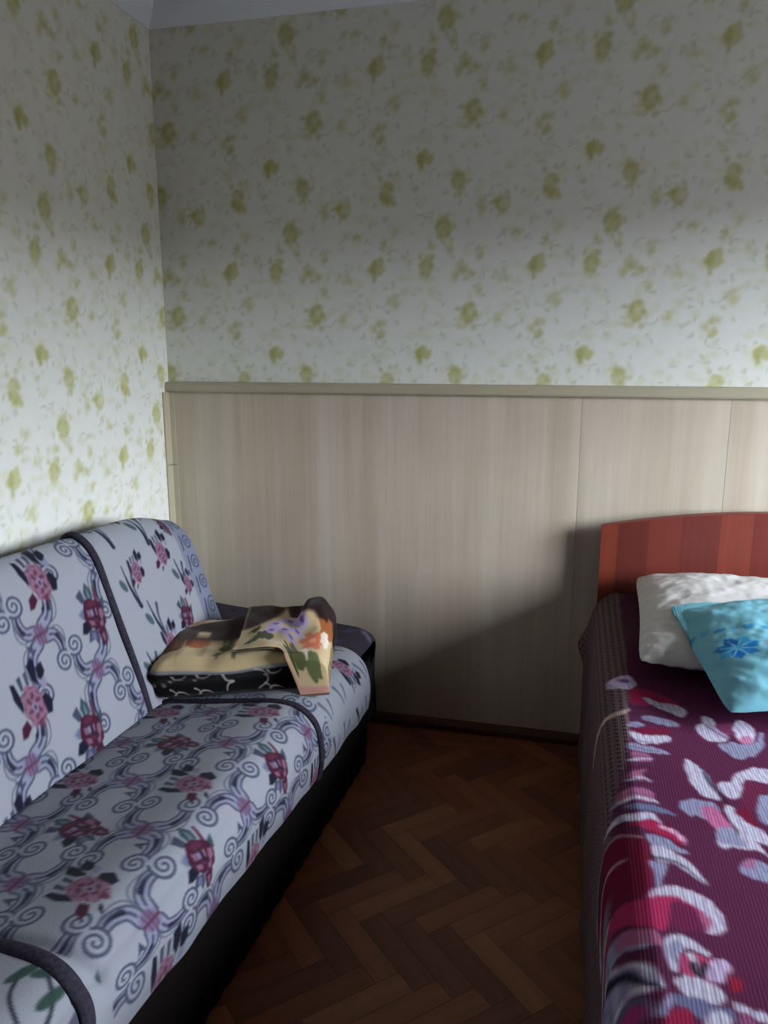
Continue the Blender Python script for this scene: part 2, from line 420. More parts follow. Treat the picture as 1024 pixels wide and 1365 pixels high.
# --- herringbone floor
M_sub = mat('floor_underlay', L(52, 30, 20), rough=0.9)
floor = struct('floor', box_mesh('floor', 0, RW, -RL, 0, -0.05, -0.0015), M_sub)
def block_mat(i, c):
    return mat('parquet_%d' % i, c, rough=0.48, spec=0.35, noise=(30, 0.22, (0.12, 1.0, 1.0)), bump=(60, 0.08, 0.001, (0.15, 1, 1)))
BM = [block_mat(i, c) for i, c in enumerate([L(118, 68, 44), L(132, 80, 52), L(110, 62, 41), L(140, 90, 58), L(124, 70, 44), L(104, 58, 41)])]
BL, BW = 0.24, 0.06
ca, sa = math.cos(-math.pi/4), math.sin(-math.pi/4)
OX, OY = 0.84+0.0, -0.69
def clip(poly, x0, x1, y0, y1):
    for ax, val, sg in ((0, x0, 1), (0, x1, -1), (1, y0, 1), (1, y1, -1)):
        out = []
        for i in range(len(poly)):
            a, b = poly[i], poly[(i+1) % len(poly)]
            da, db = sg*(a[ax]-val), sg*(b[ax]-val)
            if da >= 0: out.append(a)
            if (da >= 0) != (db >= 0):
                t = da/(da-db); out.append((a[0]+(b[0]-a[0])*t, a[1]+(b[1]-a[1])*t))
        poly = out
        if not poly: return []
    return poly
shared = {}
def block_mesh(mi):
    if mi not in shared:
        h = 0.0; e = 0.0002; c = 0.0004
        X0, X1, Y0, Y1 = e, BL-e, e, BW-e
        V = [(X0, Y0, -0.0012), (X1, Y0, -0.0012), (X1, Y1, -0.0012), (X0, Y1, -0.0012)]
        V += [(X0, Y0, -c), (X1, Y0, -c), (X1, Y1, -c), (X0, Y1, -c)]
        V += [(X0+c, Y0+c, h), (X1-c, Y0+c, h), (X1-c, Y1-c, h), (X0+c, Y1-c, h)]
        F = [(i, (i+1) % 4, 4+(i+1) % 4, 4+i) for i in range(4)]+[(4+i, 4+(i+1) % 4, 8+(i+1) % 4, 8+i) for i in range(4)]+[(8, 9, 10, 11), (3, 2, 1, 0)]
        me = pydata('parquet_block', V, F); me.materials.append(BM[mi]); shared[mi] = me
    return shared[mi]
near_n = 0; restV, restF, restM = [], [], []
r = np.random.default_rng(12)
for k in range(-110, 111):
    for s in range(-16, 17):
        for hor in (True, False):
            u0 = k*BW+s*2*BL; v0 = k*BW+(0 if hor else BW)
            du, dv = (BL, BW) if hor else (BW, BL)
            quad = [(u0, v0), (u0+du, v0), (u0+du, v0+dv), (u0, v0+dv)]
            wq = [(OX+ca*a-sa*b, OY+sa*a+ca*b) for a, b in quad]
            cx = sum(p[0] for p in wq)/4; cy = sum(p[1] for p in wq)/4
            if not (-0.2 < cx < RW+0.2 and -RL-0.2 < cy < 0.2): continue
            cl = clip(wq, 0, RW, -RL, 0)
            if len(cl) < 3: continue
            inside = all(0 <= p[0] <= RW and -RL <= p[1] <= 0 for p in wq)
            mi = int(r.choice(6, p=(.25, .2, .17, .12, .16, .10)))
            if 0.62 < cx < 1.64 and cy > -2.15 and near_n < 298:
                near_n += 1
                if inside:
                    me = block_mesh(mi); o = link('parquet_block', me, None, floor)
                    a0 = -math.pi/4
                    if hor:
                        o.location = (wq[0][0], wq[0][1], 0.0); o.rotation_euler = (0, 0, a0)
                    else:
                        o.location = (wq[1][0], wq[1][1], 0.0); o.rotation_euler = (0, 0, a0+math.pi/2)
                else:
                    c2 = np.array(cl); cc = c2.mean(0); c2 = cc+(c2-cc)*0.996; n = len(c2)
                    V = [(p[0], p[1], -0.0012) for p in c2]+[(p[0], p[1], 0.0) for p in c2]
                    me = pydata('parquet_block', V, [tuple(range(n, 2*n)), tuple(range(n))[::-1]]+[(i, (i+1) % n, n+(i+1) % n, n+i) for i in range(n)])
                    link('parquet_block', me, BM[mi], floor)
            else:
                c2 = np.array(cl); cc = c2.mean(0); c2 = cc+(c2-cc)*0.996; b = len(restV); n = len(c2)
                restV += [(p[0], p[1], -0.0012) for p in c2]+[(p[0], p[1], 0.0) for p in c2]
                fs = [tuple(b+n+i for i in range(n)), tuple(b+i for i in range(n))[::-1]]+[(b+i, b+(i+1) % n, b+n+(i+1) % n, b+n+i) for i in range(n)]
                restF += fs; restM += [mi]*len(fs)
me = pydata('parquet_field', restV, restF)
for m_ in BM: me.materials.append(m_)
me.polygons.foreach_set('material_index', restM)
link('parquet_field', me, None, floor, kind='stuff')

# ------------------------------------------------------------------ sofa cover print
BG = (143, 145, 155)
PLUM, PLUM2, PINK, LILAC = (62, 26, 46), (84, 40, 60), (128, 94, 116), (124, 122, 146)
NAVY, SLATE, TEAL, GREYL = (26, 26, 42), (60, 64, 84), (54, 70, 80), (84, 88, 104)
def xf(o, pts, k=0.178e-3, ref=(490, 580), flipx=1, sc_=1.0, up=(0, 1), right=(1, 0)):
    p = np.asarray(pts, float); X = (p[:, 0]-ref[0])*k*sc_*flipx; Y = (ref[1]-p[:, 1])*k*sc_
    return np.stack([o[0]+X*right[0]+Y*up[0], o[1]+X*right[1]+Y*up[1]], -1)
def red_rose(cv, o, **kw):
    T = lambda pts: xf(o, pts, **kw)
    P = cv.poly; S = cv.stroke; sf = 0.004
    P(T([(250, 265), (360, 200), (400, 380), (315, 385)]), SLATE, soft=sf)
    P(T([(475, 130), (545, 250), (540, 370), (420, 380), (405, 250)]), TEAL, soft=sf)
    P(T([(470, 200), (500, 260), (500, 360), (450, 360)]), (92, 106, 112), soft=sf)
    P(T([(195, 500), (270, 455), (340, 480), (330, 600), (230, 570)]), (80, 90, 118), .8, soft=0.008)
    P(T([(155, 750), (215, 625), (330, 600), (350, 740), (225, 775)]), NAVY, soft=sf)
    P(T([(215, 890), (285, 750), (430, 770), (430, 890), (375, 980), (335, 880)]), SLATE, soft=sf)
    P(T([(280, 850), (330, 780), (380, 800), (370, 900)]), (98, 94, 124), soft=sf)
    P(T([(610, 450), (725, 395), (690, 560), (640, 560)]), TEAL, soft=sf)
    S(T([(590, 440), (600, 235)]), 0.010, PLUM2, soft=sf, w1=0.006)
    P(T([(440, 800), (590, 790), (570, 950), (510, 1030), (455, 970)]), PLUM, soft=sf)
    P(T([(480, 860), (545, 850), (530, 950), (500, 980)]), PINK, .8, soft=sf)
    P(T([(300, 470), (360, 360), (460, 350), (560, 400), (650, 460), (665, 600), (640, 740), (560, 800), (420, 780), (320, 690), (270, 580)]), PLUM, soft=sf)
    for q, c in (([(370, 420), (450, 380), (540, 400), (550, 460), (440, 480)], PLUM2), ([(350, 480), (400, 500), (400, 590), (350, 570)], PINK),
                 ([(400, 500), (470, 500), (460, 590), (410, 590)], LILAC), ([(500, 510), (540, 500), (535, 610), (500, 590)], PINK),
                 ([(580, 530), (640, 540), (640, 640), (560, 700), (560, 600)], PINK), ([(330, 620), (420, 650), (440, 720), (360, 700)], PINK),
                 ([(520, 700), (600, 690), (570, 770), (520, 760)], PINK), ([(440, 620), (540, 640), (500, 690), (430, 680)], PLUM2)):
        P(T(q), c, .85, soft=sf)
    S(T([(480, 480), (485, 620), (545, 660)]), 0.006, NAVY, .7, soft=sf)
def pink_rose(cv, o, **kw):
    kw = dict(kw); kw['ref'] = (195, 660); kw['k'] = 0.365e-3
    T = lambda pts: xf(o, pts, **kw); P = cv.poly; S = cv.stroke; sf = 0.004
    P(T([(230, 470), (285, 430), (290, 500), (265, 590), (235, 550)]), NAVY, soft=sf)
    P(T([(290, 500), (345, 480), (350, 540), (310, 580), (285, 560)]), NAVY, soft=sf)
    P(T([(290, 580), (340, 560), (330, 620), (290, 630)]), LILAC, soft=sf)
    P(T([(80, 520), (110, 530), (125, 640), (105, 700), (75, 610)]), NAVY, soft=sf)
    P(T([(135, 510), (165, 500), (160, 580), (140, 580)]), SLATE, soft=sf)
    P(T([(190, 500), (215, 490), (210, 570), (190, 570)]), SLATE, soft=sf)
    kk = .365e-3*kw.get('sc_', 1.0); up = kw.get('up', (0, 1)); rt = kw.get('right', (1, 0)); c0 = T([(195, 690)])[0]
    def pb(dx, dy, rx, ry, c, al, a=0.0):
        cv.blob((c0[0]+dx*kk*rt[0]+dy*kk*up[0], c0[1]+dx*kk*rt[1]+dy*kk*up[1]), rx*kk, ry*kk, c, al, ang=a+math.atan2(rt[1], rt[0]), wob=.1, k=3, ph=dx, soft=.004)
    for q in range(8):
        t = q*.785+.2; pb(52*math.cos(t), 88*math.sin(t), 34, 40, PINK, .95)
    for q in range(8):
        t = q*.785+.6; pb(66*math.cos(t), 104*math.sin(t), 6, 22, PLUM2, .6, t)
    pb(0, 0, 50, 80, PINK, .95)
    for q in range(6):
        t = q*1.047+.4; pb(36*math.cos(t), 58*math.sin(t), 13, 22, PLUM2, .8, t+1.2)
    pb(0, -10, 22, 32, LILAC, .9); pb(0, -10, 9, 15, PLUM, .9)
    P(T([(180, 780), (220, 770), (210, 830), (185, 820)]), PLUM2, .8, soft=sf)
    P(T([(265, 670), (300, 650), (330, 710), (300, 775), (265, 770)]), NAVY, soft=sf)
    P(T([(45, 830), (60, 770), (110, 740), (125, 790), (80, 830)]), PLUM, soft=sf)
    P(T([(120, 880), (130, 840), (160, 820), (150, 850)]), NAVY, soft=sf)
def scroll(cv, P0, P1, side=1, sc_=1.0):
    """two S scrolls laid end to end between two knots of the lattice"""
    P0 = np.array(P0, float); P1 = np.array(P1, float); d = P1-P0; ln = np.hypot(*d); d /= ln; n = np.array([-d[1], d[0]])*side
    def at(a, b): return P0+d*(a*ln)+n*b*sc_
    for a0, a1, sg in ((.08, .52, 1), (.92, .48, -1)):
        f = lambda t: a0+(a1-a0)*t
        body = curve([at(f(0), .004*sg), at(f(.25), .020*sg), at(f(.55), .012*sg), at(f(.8), -.010*sg), at(f(1.0), -.014*sg)], 24)
        cv.stroke(body, .036*sc_, SLATE, .95, soft=.003, w1=.022*sc_)
        cv.stroke(body, .026*sc_, (132, 134, 156), .95, soft=.003, w1=.013*sc_)
        cv.stroke(body[3:], .007*sc_, SLATE, .9, soft=.003, w1=.003)
        m = len(body)//3; cv.stroke(body[m:m+9]+n*.003*sg, .013, NAVY, .8, soft=.004, w1=.003)
        outer = body+n*(.026*sg)*np.sin(np.linspace(.2, 1, len(body))*math.pi)[:, None]
        cv.stroke(outer, .004, GREYL, .85, soft=.003)
        end = at(f(.88), -.026*sg); a = np.linspace(0, 3.7*math.pi, 34); rr = .029*sc_*(1-a/(4.2*math.pi)); b0 = math.atan2(*(n*sg)[::-1])
        dr = side*sg*(1 if a1 > a0 else -1)
        cv.blob(end, .030*sc_, .030*sc_, (144, 147, 160), .95, soft=.004)
        cv.stroke(end+np.stack([rr*np.cos(b0+dr*a), rr*np.sin(b0+dr*a)], -1), .0065, SLATE, .95, soft=.003, w1=.005)
def knot(cv, K):
    cv.blob(K, 0.022, 0.026, (110, 84, 112), .75, soft=0.012)
    for dx in (-0.010, 0, 0.010):
        cv.stroke([(K[0]+dx, K[1]-0.022), (K[0]+dx, K[1]+0.022)], 0.004, (84, 62, 92), .8, soft=0.003)
    cv.stroke([(K[0]-0.022, K[1]), (K[0]+0.022, K[1])], 0.006, PLUM2, .7, soft=0.003)
def sprout(cv, K):
    cv.poly([(K[0]-.012, K[1]+.012), (K[0], K[1]+.004), (K[0]+.012, K[1]+.013), (K[0]+.004, K[1]-.02)], SLATE, soft=.003)

Y_BAND, Y_BAND2 = -0.80, -1.66      # sofa coordinates
# back: u = y, v = height along the cushion from the crease
cvB = Canvas(-2.3, 0, -0.02, 0.95, 0.0025, BG)
A_, B_, K0 = np.array([.14, -.145]), np.array([-.15, -.26]), np.array([-.94, .205])
for i in range(-12, 9):
    for j in range(-8, 6):
        K = K0+i*A_+j*B_
        if not (-2.4 < K[0] < -0.6 and -0.3 < K[1] < 1.2): continue
        scroll(cvB, K, K+A_, 1, 1.0); scroll(cvB, K, K+B_, -1, 1.0)
for i in range(-12, 9):
    for j in range(-8, 6):
        K = K0+i*A_+j*B_
        if not (-2.4 < K[0] < -0.6 and -0.3 < K[1] < 1.2): continue
        knot(cvB, K); sprout(cvB, K+np.array([-.045, -.02]))
        o = K+np.array([.06, .13])
        (red_rose if i % 2 == 0 else pink_rose)(cvB, o, sc_=1.12)
def end_flowers(cv, y0, y1, up):
    """the wider spaced print of the end sections; up = direction of the flower's top"""
    cv.poly([(y0, -0.05), (y1, -0.05), (y1, 1.0), (y0, 1.0)], BG)
cvB.poly([(Y_BAND, -.1), (0, -.1), (0, 1.0), (Y_BAND, 1.0)], BG)
for (yy, vv, h, tilt) in ((-.735, .56, .15, .01), (-.72, .36, .13, .02), (-.575, .52, .12, .00), (-.47, .33, .12, .015), (-.66, .24, .12, .02), (-.60, .08, .1, .01), (-.74, .12, .1, .01), (-.50, .70, .08, 0)):
    cvB.stroke(curve([(yy, vv+h/2), (yy+.010, vv), (yy+.010+tilt, vv-h/2)]), .003, NAVY, .95, soft=.003, w1=.014)
    cvB.stroke(curve([(yy+.035, vv+h*.35), (yy+.026, vv), (yy+.014+tilt, vv-h/2)]), .012, SLATE, .9, soft=.003, w1=.003)
    cvB.blob((yy-.016, vv+.01), .010, .022, TEAL, .85, ang=.5, soft=.004)
for (yy, vv, f, s_) in ((-.62, .62, red_rose, .9), (-.52, .43, pink_rose, .85), (-.50, .20, red_rose, .85), (-.66, .40, pink_rose, .7), (-.50, .60, pink_rose, .7), (-.43, .52, red_rose, .6), (-.62, .16, pink_rose, .8), (-.44, .30, pink_rose, .6)):
    f(cvB, (yy, vv), sc_=s_)
cvB.poly([(-.415, -.1), (-.30, -.1), (-.30, .66), (-.415, .60)], (108, 114, 136), .8, soft=.012)
for v in np.arange(0.02, .7, .085):
    a = np.linspace(0, 3.4*math.pi, 26); rr = .026*(1-a/(4*math.pi))
    cvB.stroke(np.stack([-.355+rr*np.cos(a), v+rr*1.3*np.sin(a)], -1), .006, SLATE, .9, soft=.003)
    cvB.stroke([(-.395, v-.03), (-.385, v+.03)], .006, NAVY, .7, soft=.003)
cvB.poly([(Y_BAND2-.35, -.1), (Y_BAND2, -.1), (Y_BAND2, 1.0), (Y_BAND2-.35, 1.0)], BG)
for (yy, vv, f, s_) in ((-1.85, .25, red_rose, 1.2), (-2.08, .5, pink_rose, 1.2), (-1.82, .58, pink_rose, 1.0), (-2.1, .2, red_rose, 1.0), (-1.98, .38, pink_rose, .8), (-1.95, .68, red_rose, .9)):
    f(cvB, (yy, vv), sc_=s_)

# seat: u = y, v = distance from the crease forward (over the front edge)
cvS = Canvas(-2.3, 0, -0.02, 0.95, 0.0025, BG)
def seat_place(i, j):     # i: column from the crease, j along the sofa
    return np.array([-1.345-.355*j-(.1775 if i % 2 else 0), .235+.15*i])
cols = range(-2, 6)
for i in cols:
    for j in range(-4, 4):
        o = seat_place(i, j); K = o+np.array([.1775, 0])
        scroll(cvS, K, K+np.array([.1775, .15]), 1, 1.0); scroll(cvS, K, K+np.array([-.1775, .15]), -1, 1.0)
for i in cols:
    for j in range(-4, 4):
        o = seat_place(i, j); K = o+np.array([.1775, 0])
        knot(cvS, K); sprout(cvS, K+np.array([-.05, .03]))
        (red_rose if i % 2 == 0 else pink_rose)(cvS, o, sc_=1.05, up=(0.25, -0.97), right=(0.97, 0.25))
cvS.poly([(Y_BAND2, -.1), (Y_BAND2-.7, -.1), (Y_BAND2-.7, 1.0), (Y_BAND2, 1.0)], BG)
red_rose(cvS, (-1.86, .56), sc_=1.35, up=(.35, -.94), right=(.94, .35)); pink_rose(cvS, (-1.95, .3), sc_=1.2, up=(.35, -.94), right=(.94, .35))
for (yy, vv, f, s_) in ((-2.08, .52, red_rose, 1.2), (-1.80, .22, red_rose, 1.0), (-2.12, .18, pink_rose, 1.1), (-2.0, .72, pink_rose, 1.0), (-1.79, .74, red_rose, .8)):
    f(cvS, (yy, vv), sc_=s_, up=(.35, -.94), right=(.94, .35))
for pts in ([(-1.80, .50), (-1.76, .44), (-1.71, .42)], [(-1.80, .52), (-1.74, .50), (-1.70, .455)], [(-1.90, .62), (-1.84, .70), (-1.75, .71)]):
    cvS.stroke(curve(pts), .006, NAVY, .9, soft=.003)
for c_, a_ in (((-1.715, .425), .5), ((-1.70, .46), .9), ((-1.73, .49), .2)):
    cvS.blob(c_, .028, .010, (44, 66, 60), .95, ang=a_, soft=.004)
cvS.poly([(-1.77, .55), (-1.71, .53), (-1.70, .60), (-1.76, .61)], SLATE, .85, soft=.006)
cvS.poly([(-.70, -.1), (0, -.1), (0, 1.0), (-.70, 1.0)], BG)
for yy in np.arange(-.68, -.25, .10):
    for vv in np.arange(.06, .8, .12):
        rr_ = rng.uniform(-.02, .02, 2)
        cvS.stroke([(yy+rr_[0], vv-.03), (yy+.02+rr_[1], vv+.035)], .014, (SLATE, NAVY, GREYL)[int(rng.integers(3))], .85, soft=.004, w1=.004)
        cvS.stroke([(yy+.045+rr_[0], vv-.02), (yy+.035+rr_[1], vv+.025)], .008, SLATE, .8, soft=.004, w1=.004)
red_rose(cvS, (-.57, .30), sc_=.9); pink_rose(cvS, (-.45, .50), sc_=.9)

M_cover = mat('sofa_cover_cloth', attr=True, rough=0.95, spec=0.1, bump=(260, 0.35, 0.0015), sheen=0.05)
M_arm = mat('arm_cloth', attr=True, rough=0.95, spec=0.1, bump=(260, 0.3, 0.0015))
M_pipe = mat('piping_cloth', L(50, 46, 58), rough=0.9, spec=0.1, noise=(120, 0.35))
M_dark = mat('sofa_base_cloth', L(26, 22, 22), rough=0.95, spec=0.05)

SX0, STH = 0.0725, -0.05
sofa = empty('sofa', (SX0, 0, 0), STH, label='long sofa with white and plum rose patterned cover along the left wall', category='sofa')
def resample(P, step_fn):
    """P polyline; spacing step_fn(s)"""
    P = np.asarray(P, float); seg = np.hypot(*np.diff(P, axis=0).T); S = np.r_[0, np.cumsum(seg)]
    s = [0.0]
    while s[-1] < S[-1]-1e-6: s.append(min(S[-1], s[-1]+step_fn(s[-1])))
    s = np.array(s); return np.stack([np.interp(s, S, P[:, 0]), np.interp(s, S, P[:, 1])], -1), s

def sweep(name, prof, s_off, ys, cv, m, parent, ends=0.05, centre=None, wob=None, flat=None, colfn=None, endr=(1, 1)):
    """closed profile (x,z) swept along y with rounded ends"""
    n = len(prof); prof = np.asarray(prof); c = np.array(centre)
    ny = len(ys); V = np.zeros((n, ny, 3)); y0, y1 = ys.min(), ys.max()
    rad = np.hypot(*(prof-c).T)[:, None]
    for e, yy in enumerate(ys):
        d0 = (yy-y0)/ends; d1 = (y1-yy)/ends
        ins = 0
        if d0 < 1 and endr[0]: ins = ends*(1-math.sqrt(max(0, 1-(1-d0)**2)))
        if d1 < 1 and endr[1]: ins = max(ins, ends*(1-math.sqrt(max(0, 1-(1-d1)**2))))
        p = c+(prof-c)*(1-np.clip(ins/rad, 0, .9))
        V[:, e, 0] = p[:, 0]; V[:, e, 1] = yy; V[:, e, 2] = p[:, 1]
    if wob is not None: V = wob(V)
    Q = grid_quads(n, ny, closed_u=True)
    U = np.repeat(ys[None, :], n, 0); S = np.repeat(s_off[:, None], ny, 1)
    C = (colfn(V, U, S) if colfn else cv.sample(U, S)).reshape(-1, 3)
    VV = V.reshape(-1, 3)
    for e, rev in ((0, False), (ny-1, True)):
        ci = len(VV); VV = np.vstack([VV, VV.reshape(-1, 3)[np.arange(n)*ny+e].mean(0)[None]])
        C = np.vstack([C, C[e][None]])
        i = np.arange(n); a = i*ny+e; b = ((i+1) % n)*ny+e
        # close with quads that pair neighbouring fan triangles
        i2 = np.arange(0, n-1, 2); q = np.stack([np.full(len(i2), ci), i2*ny+e, ((i2+1) % n)*ny+e, ((i2+2) % n)*ny+e], -1)
        if n % 2:
            q = np.vstack([q, [[ci, (n-1)*ny+e, 0*ny+e, 0*ny+e]]])[:-1]
        Q = np.vstack([Q, q[:, ::-1] if rev else q])
    me = mesh_np(name, VV, Q, C); return link(name, me, m, parent)

# backrest
face = curve([(.318, .355), (.285, .48), (.245, .60), (.208, .71), (.180, .79), (.150, .838), (.112, .862), (.078, .852), (.056, .81)], 64)
rear = np.array([(.054, .70), (.052, .50), (.052, .34), (.15, .30), (.30, .31)])
fp, fs = resample(face, lambda s: .0035); n_f = len(fp)
if (n_f+len(rear)) % 2: rear = np.vstack([rear, [(.313, .34)]])
prof = np.vstack([fp, rear]); soff = np.r_[fs, np.full(len(rear), fs[-1])]
ysB = np.unique(np.r_[np.linspace(-2.26, -1.5, 150), np.arange(-1.5, -.30, .0035), -.302])
def wobB(V):
    y = V[..., 1]; z = V[..., 2]; fr = np.clip((V[..., 0]-.06)/.05, 0, 1)
    V[..., 0] += fr*(.006*vnoise(y*4, z*5, 3, 2)-.012*np.exp(-((y-Y_BAND)/.012)**2)-.012*np.exp(-((y-Y_BAND2)/.012)**2))
    V[..., 2] -= np.clip((z-.6)/.25, 0, 1)*(.055*np.exp(-((y+.30)/.16)**2)+.006*np.exp(-((y-Y_BAND)/.03)**2))
    V[..., 2] += np.clip((z-.6)/.25, 0, 1)*.010*np.clip((-y-.8)/.6, 0, 1)
    return V
sweep('backrest', prof, soff, ysB, cvB, M_cover, sofa, ends=.05, centre=(.17, .55), wob=wobB)

# seat
top = curve([(.285, .350), (.31, .372), (.40, .386), (.55, .410), (.68, .430), (.745, .424), (.788, .392), (.808, .34), (.813, .28), (.808, .235)], 80)
fp, fs = resample(top, lambda s: .0035)
rear = np.array([(.79, .225), (.60, .222), (.34, .222), (.285, .26)])
if (len(fp)+len(rear)) % 2: rear = np.vstack([rear, [(.28, .33)]])
prof = np.vstack([fp, rear]); soff = np.r_[fs, np.full(len(rear), fs[-1])]
ysS = np.unique(np.r_[np.linspace(-2.26, -1.95, 60), np.arange(-1.95, -.30, .0037), -.302])
def wobS(V):
    y = V[..., 1]; x = V[..., 0]; z = V[..., 2]
    tp = np.clip((z-.3)/.1, 0, 1)
    V[..., 2] += tp*(.006*vnoise(x*5, y*4, 8, 2)-.010*np.exp(-((y-Y_BAND2)/.015)**2)-.006*np.exp(-((y+.74)/.015)**2))
    fr = np.clip((x-.70)/.08, 0, 1)*(1-tp)
    V[..., 2] += fr*.05*np.clip((-y-.5)/1.2, 0, 1)
    V[..., 0] += fr*.006*vnoise(y*9, z*6, 4, 2)
    return V
seat_o = sweep('seat', prof, soff, ysS, cvS, M_cover, sofa, ends=.04, centre=(.55, .31), wob=wobS)

def piping(pts, r_, name='piping', flat=1.0):
    """tube through 3-D points"""
    P = np.asarray(pts, float); n = len(P); T = np.gradient(P, axis=0); T /= np.linalg.norm(T, axis=1)[:, None]
    Yv = np.array([0, 1.0, 0]); V = np.zeros((10, n, 3))
    for k in range(10):
        a = k/10*2*math.pi; N = np.cross(T, Yv); V[k] = P+r_*flat*math.cos(a)*Yv+r_*math.sin(a)*N
    me = mesh_np(name, V.reshape(-1, 3), grid_quads(10, n, closed_u=True)); return link(name, me, M_pipe, sofa)
fB = resample(face, lambda s: .01)[0]; fS = resample(top, lambda s: .01)[0]
def on_back(yb):
    P = np.stack([fB[:, 0]-.004, np.full(len(fB), yb), fB[:, 1]-.001], -1); P[:, 2] += .004*np.clip((P[:, 2]-.7)*8, 0, 1); return P
piping(on_back(Y_BAND), .009, flat=1.3)
piping(on_back(Y_BAND2), .009, flat=1.3)
def on_seat(yb, curve_in=0.0):
    t = np.linspace(0, 1, len(fS)); P = np.stack([fS[:, 0], yb-curve_in*t**3, fS[:, 1]-.004], -1); fr = np.clip((P[:, 0]-.70)/.08, 0, 1)*(1-np.clip((P[:, 2]-.3)/.1, 0, 1))
    P[:, 2] += fr*.05*np.clip((-yb-.5)/1.2, 0, 1)+.002; P[:, 0] += .002*(P[:, 0] > .7); return P
piping(on_seat(-.74, .05), .008, flat=1.4)
piping(on_seat(Y_BAND2, .10), .008, flat=2.0)

# armrests, dark cloth with faint flowers
cvA = Canvas(0, 1.2, 0, 1.6, .004, (54, 48, 58))
r = np.random.default_rng(21)
for k in range(240):
    c_ = (r.uniform(0, 1.2), r.uniform(0, 1.6)); col = ((92, 62, 84), (34, 32, 46), (104, 98, 126), (66, 66, 92), (26, 24, 32))[k % 5]
    cvA.blob(c_, r.uniform(.012, .035), r.uniform(.008, .022), col, .8, ang=r.uniform(0, 3), wob=.3, k=4, ph=k, soft=.008)
def arm(yc0, yc1, nm='armrest'):
    # profile in (y,z), swept along x with a rounded front
    h = .452; rr = .055; P = []
    for cx_, cz_, a0, a1 in ((yc1-rr, h-rr, 0, 90), (yc0+rr, h-rr, 90, 180)):
        for a in np.linspace(a0, a1, 9): P.append((cx_+rr*math.cos(math.radians(a)), cz_+rr*math.sin(math.radians(a))))
    P += [(yc0, .3), (yc0, .16), (yc0, .045), ((yc0+yc1)/2, .045), (yc1, .045), (yc1, .16), (yc1, .3)]
    P = np.vstack([P, P[:1]]); P, s = resample(P, lambda s_: .008); P = P[:-1]; s = s[:-1]
    if len(P) % 2: P = P[:-1]; s = s[:-1]
    xs = np.r_[np.linspace(.06, .66, 70), .66+.09*np.sin(np.linspace(.05, 1, 18)*math.pi/2)]
    n = len(P); c = np.array([(yc0+yc1)/2, .25]); V = np.zeros((n, len(xs), 3))
    rad = np.hypot(*(P-c).T)[:, None]
    for e, xx in enumerate(xs):
        d1 = (xs[-1]-xx)/.09; ins = .055*(1-math.sqrt(max(0, 1-(1-d1)**2))) if d1 < 1 else 0
        q = c+(P-c)*(1-ins/rad); V[:, e] = np.stack([np.full(n, xx), q[:, 0], q[:, 1]], -1)
    V[..., 2] -= np.clip((V[..., 2]-.3)/.15, 0, 1)*(.05*(V[..., 0]-.06)/.7)
    V[..., 2] += np.clip((V[..., 2]-.3)/.15, 0, 1)*.006*vnoise(V[..., 0]*9, V[..., 1]*9, 2, 2)
    C = cvA.sample(V[..., 0]+.2, np.repeat(s[:, None], len(xs), 1)).reshape(-1, 3); VV = V.reshape(-1, 3); Q = grid_quads(n, len(xs), closed_u=True, flip=True); ny = len(xs)
    for e, rev in ((0, True), (ny-1, False)):
        ci = len(VV); VV = np.vstack([VV, VV[np.arange(n)*ny+e].mean(0)[None]]); C = np.vstack([C, C[e][None]])
        i2 = np.arange(0, n-1, 2); q = np.stack([np.full(len(i2), ci), i2*ny+e, ((i2+1) % n)*ny+e, ((i2+2) % n)*ny+e], -1)
        Q = np.vstack([Q, q[:, ::-1] if rev else q])
    link(nm, mesh_np(nm, VV, Q, C), M_arm, sofa, label='dark slate flowered armrest')
arm(-.300, -.045); arm(-2.53, -2.275)
link('sofa_base', box_mesh('sofa_base', .07, .775, -2.25, -.31, .05, .26, .012), M_dark, sofa)
for xx in (.12, .70):
    for yy in (-2.18, -.38):
        link('leg', box_mesh('leg', xx-.025, xx+.025, yy-.025, yy+.025, 0, .052, .004), M_dark, sofa)
# the loose dark skirt hung below the cover's hem
ys_ = np.linspace(-2.25, -.31, 260); zs_ = np.linspace(0, 1, 12)
Yg, Zg = np.meshgrid(ys_, zs_, indexing='ij')
ztop = .25+.05*np.clip((-Yg-.5)/1.2, 0, 1); zz = ztop*(1-Zg)+.02*Zg
xx = .798+.0022*np.sin(Yg*95+2*vnoise(Yg*5, Zg, 1, 2))*Zg-.015*Zg
V1 = np.stack([xx, Yg, zz], -1).reshape(-1, 3); V2 = V1-np.array([.004, 0, 0]); nq = len(V1)
Q1 = grid_quads(260, 12, flip=True); Q2 = grid_quads(260, 12)+nq
link('skirt', mesh_np('skirt', np.vstack([V1, V2]), np.vstack([Q1, Q2])), M_dark, sofa, label='near-black cloth skirt')

# ------------------------------------------------------------------ folded blanket on the seat
M_blank = mat('blanket_cloth', attr=True, rough=0.95, spec=0.08, bump=(320, 0.3, 0.0012), sheen=.1)
blanket = empty('folded_blanket', (.335, -.603, .385), .225, label='folded blanket with black scroll border and lilac flowers on the sofa seat', category='blanket')
blanket.rotation_euler = (0, -.09, .225)
